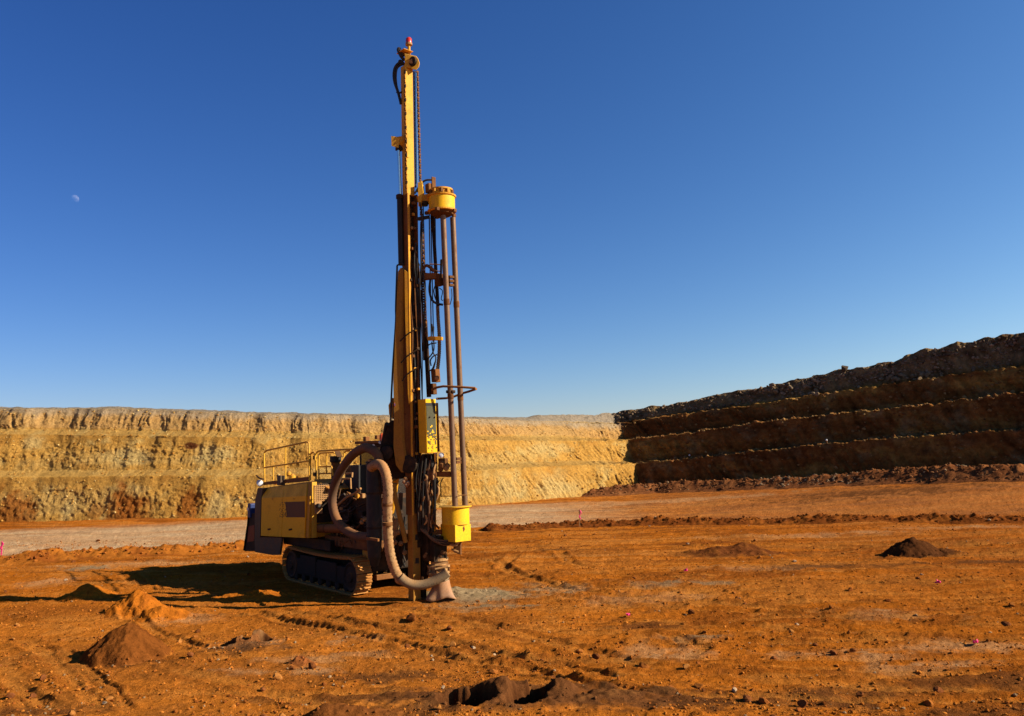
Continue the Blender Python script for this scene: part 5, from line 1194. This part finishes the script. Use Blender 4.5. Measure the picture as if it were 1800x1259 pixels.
Bm('guide_table', at(*z4(570, 835), d=0), at(*z4(570, 640), d=0), .34, .34, 'dark')
gh = at(*z4(600, 960), d=0)
head = MB().lathe(at(*z4(590, 960), d=0), [(.21, 0), (.21, .07), (.24, .08), (.24, .12), (.20, .13), (.20, .20), (.25, .21), (.25, .25), (.17, .26), (.17, .34), (.22, .35), (.22, .40), (.12, .42)], 22).build('drill_guide', M['pale'], RIG)
for k in range(8):
    a = k*.785; q = at(*z4(590, 960), d=0)+Vector((math.cos(a)*.23, math.sin(a)*.23, .16)); MB().box(q.x-.02, q.x+.02, q.y-.02, q.y+.02, q.z-.06, q.z+.09).build('guide_bolt', M['rust' if k % 2 else 'pale'], head, .004)
for a, b_, s_ in ((620, 770, .045), (640, 775, .035), (600, 800, .035), (490, 780, .03), (480, 800, .04), (510, 935, .04), (460, 970, .03)):
    MB().lathe(at(*z4(a, b_), d=-.22), [(s_*.4, -s_*.5), (s_, -s_*.3), (s_, s_*.3), (s_*.5, s_*.4)], 14, (.4, -.7, .3)).build('guide_fitting', M['pale' if s_ > .05 else 'rust'], RIG)
MB().bar(at(*z4(560, 870), d=-.25), at(*z4(665, 845), d=-.2), .04, .04).build('guide_bar', M['pale'], head)
MB().bar(at(*z4(560, 900), d=-.25), at(*z4(665, 880), d=-.2), .03, .03).build('guide_bar', M['pale'], head)
T('inlet_spout', [at(*z4(640, 950), d=-.12), at(*z4(600, 968), d=0)], .12, 'greyhose', RIG, 14)
# rubber dust skirt flaring onto the ground
q = at(*z4(612, 985), d=0); zb = q.z; n_ = 40; lv = 9; v = []; f = []
for i_ in range(lv):
    t_ = i_/(lv-1)
    for k in range(n_):
        a = 2*math.pi*k/n_; fl_ = .17+.06*t_+.08*t_**2.2*(1+.75*math.sin(3*a+.7)+.25*math.sin(7*a)); zz = zb*(1-t_)+(.015+.035*(1+math.sin(3*a+2.2)))*t_
        v.append((q.x+math.cos(a)*fl_, q.y+math.sin(a)*fl_, zz))
for i_ in range(lv-1):
    for k in range(n_): f.append((i_*n_+k, i_*n_+(k+1) % n_, (i_+1)*n_+(k+1) % n_, (i_+1)*n_+k))
sk_ = MB().add(v, f, True).build('dust_skirt', M['cloth'], RIG); sk_.modifiers.new('thick', 'SOLIDIFY').thickness = .012
# drill string through the guide
T('drill_string', [mast(905, 30, .0), at(*z4(592, 970), d=0)], .06, 'pipe', RIG, 14)
for a, b_ in ((215, 520), (232, 560), (245, 600), (228, 640), (255, 540)):
    MB().lathe(at(*z4(a, b_), d=.35), [(.04, -.12), (.07, -.1), (.07, .08), (.03, .12)], 12, (.1, .2, 1)).build('filter_bowl', M['pale'], RIG)
for a, b_ in ((245, 690), (290, 700), (320, 770), (270, 610)):
    MB().lathe(at(*z4(a, b_), d=.25), [(.02, -.05), (.05, -.03), (.05, .04), (.02, .06)], 10, (1, -.5, .6)).build('fitting', M['pale'], RIG)
for k in range(10):
    g = random.Random(900+k); T('rear_hose', [at(*z4(g.uniform(225, 330), g.uniform(450, 600)), d=.45), at(*z4(g.uniform(225, 330), g.uniform(620, 760)), d=.4), at(*z4(g.uniform(225, 330), g.uniform(780, 880)), d=.5)], .026, 'black', RIG, 7, 5)
# dark machinery that fills the lower mast
Bm('mast_lower_channel', at(736, 962, d=.03), at(735, 812, d=.03), .16, .16, 'dark')
Bm('feed_motor', at(752, 872, d=-.02), at(751, 836, d=-.02), .17, .17, 'dark'); Bm('valve_stack', at(752, 828, d=.0), at(752, 798, d=.0), .22, .16, 'dark')
Bm('guide_frame', at(754, 986, d=.02), at(753, 930, d=.02), .24, .22, 'dark'); Bm('guide_frame', at(748, 1012, d=.08), at(747, 900, d=.08), .10, .09, 'dark')
for k in range(14):
    g = random.Random(1000+k); a = g.uniform(732, 764); T('feed_hose', [at(a, 806+g.uniform(-8, 8), d=-.12), at(a+g.uniform(-8, 8), 850, d=-.17), at(a+g.uniform(-8, 8), 895, d=-.16), at(a-4+g.uniform(-6, 6), 935, d=-.14)], g.choice([.016, .022, .026]), g.choice(['black', 'black', 'dark', 'brownhose']), RIG, 7, 5)
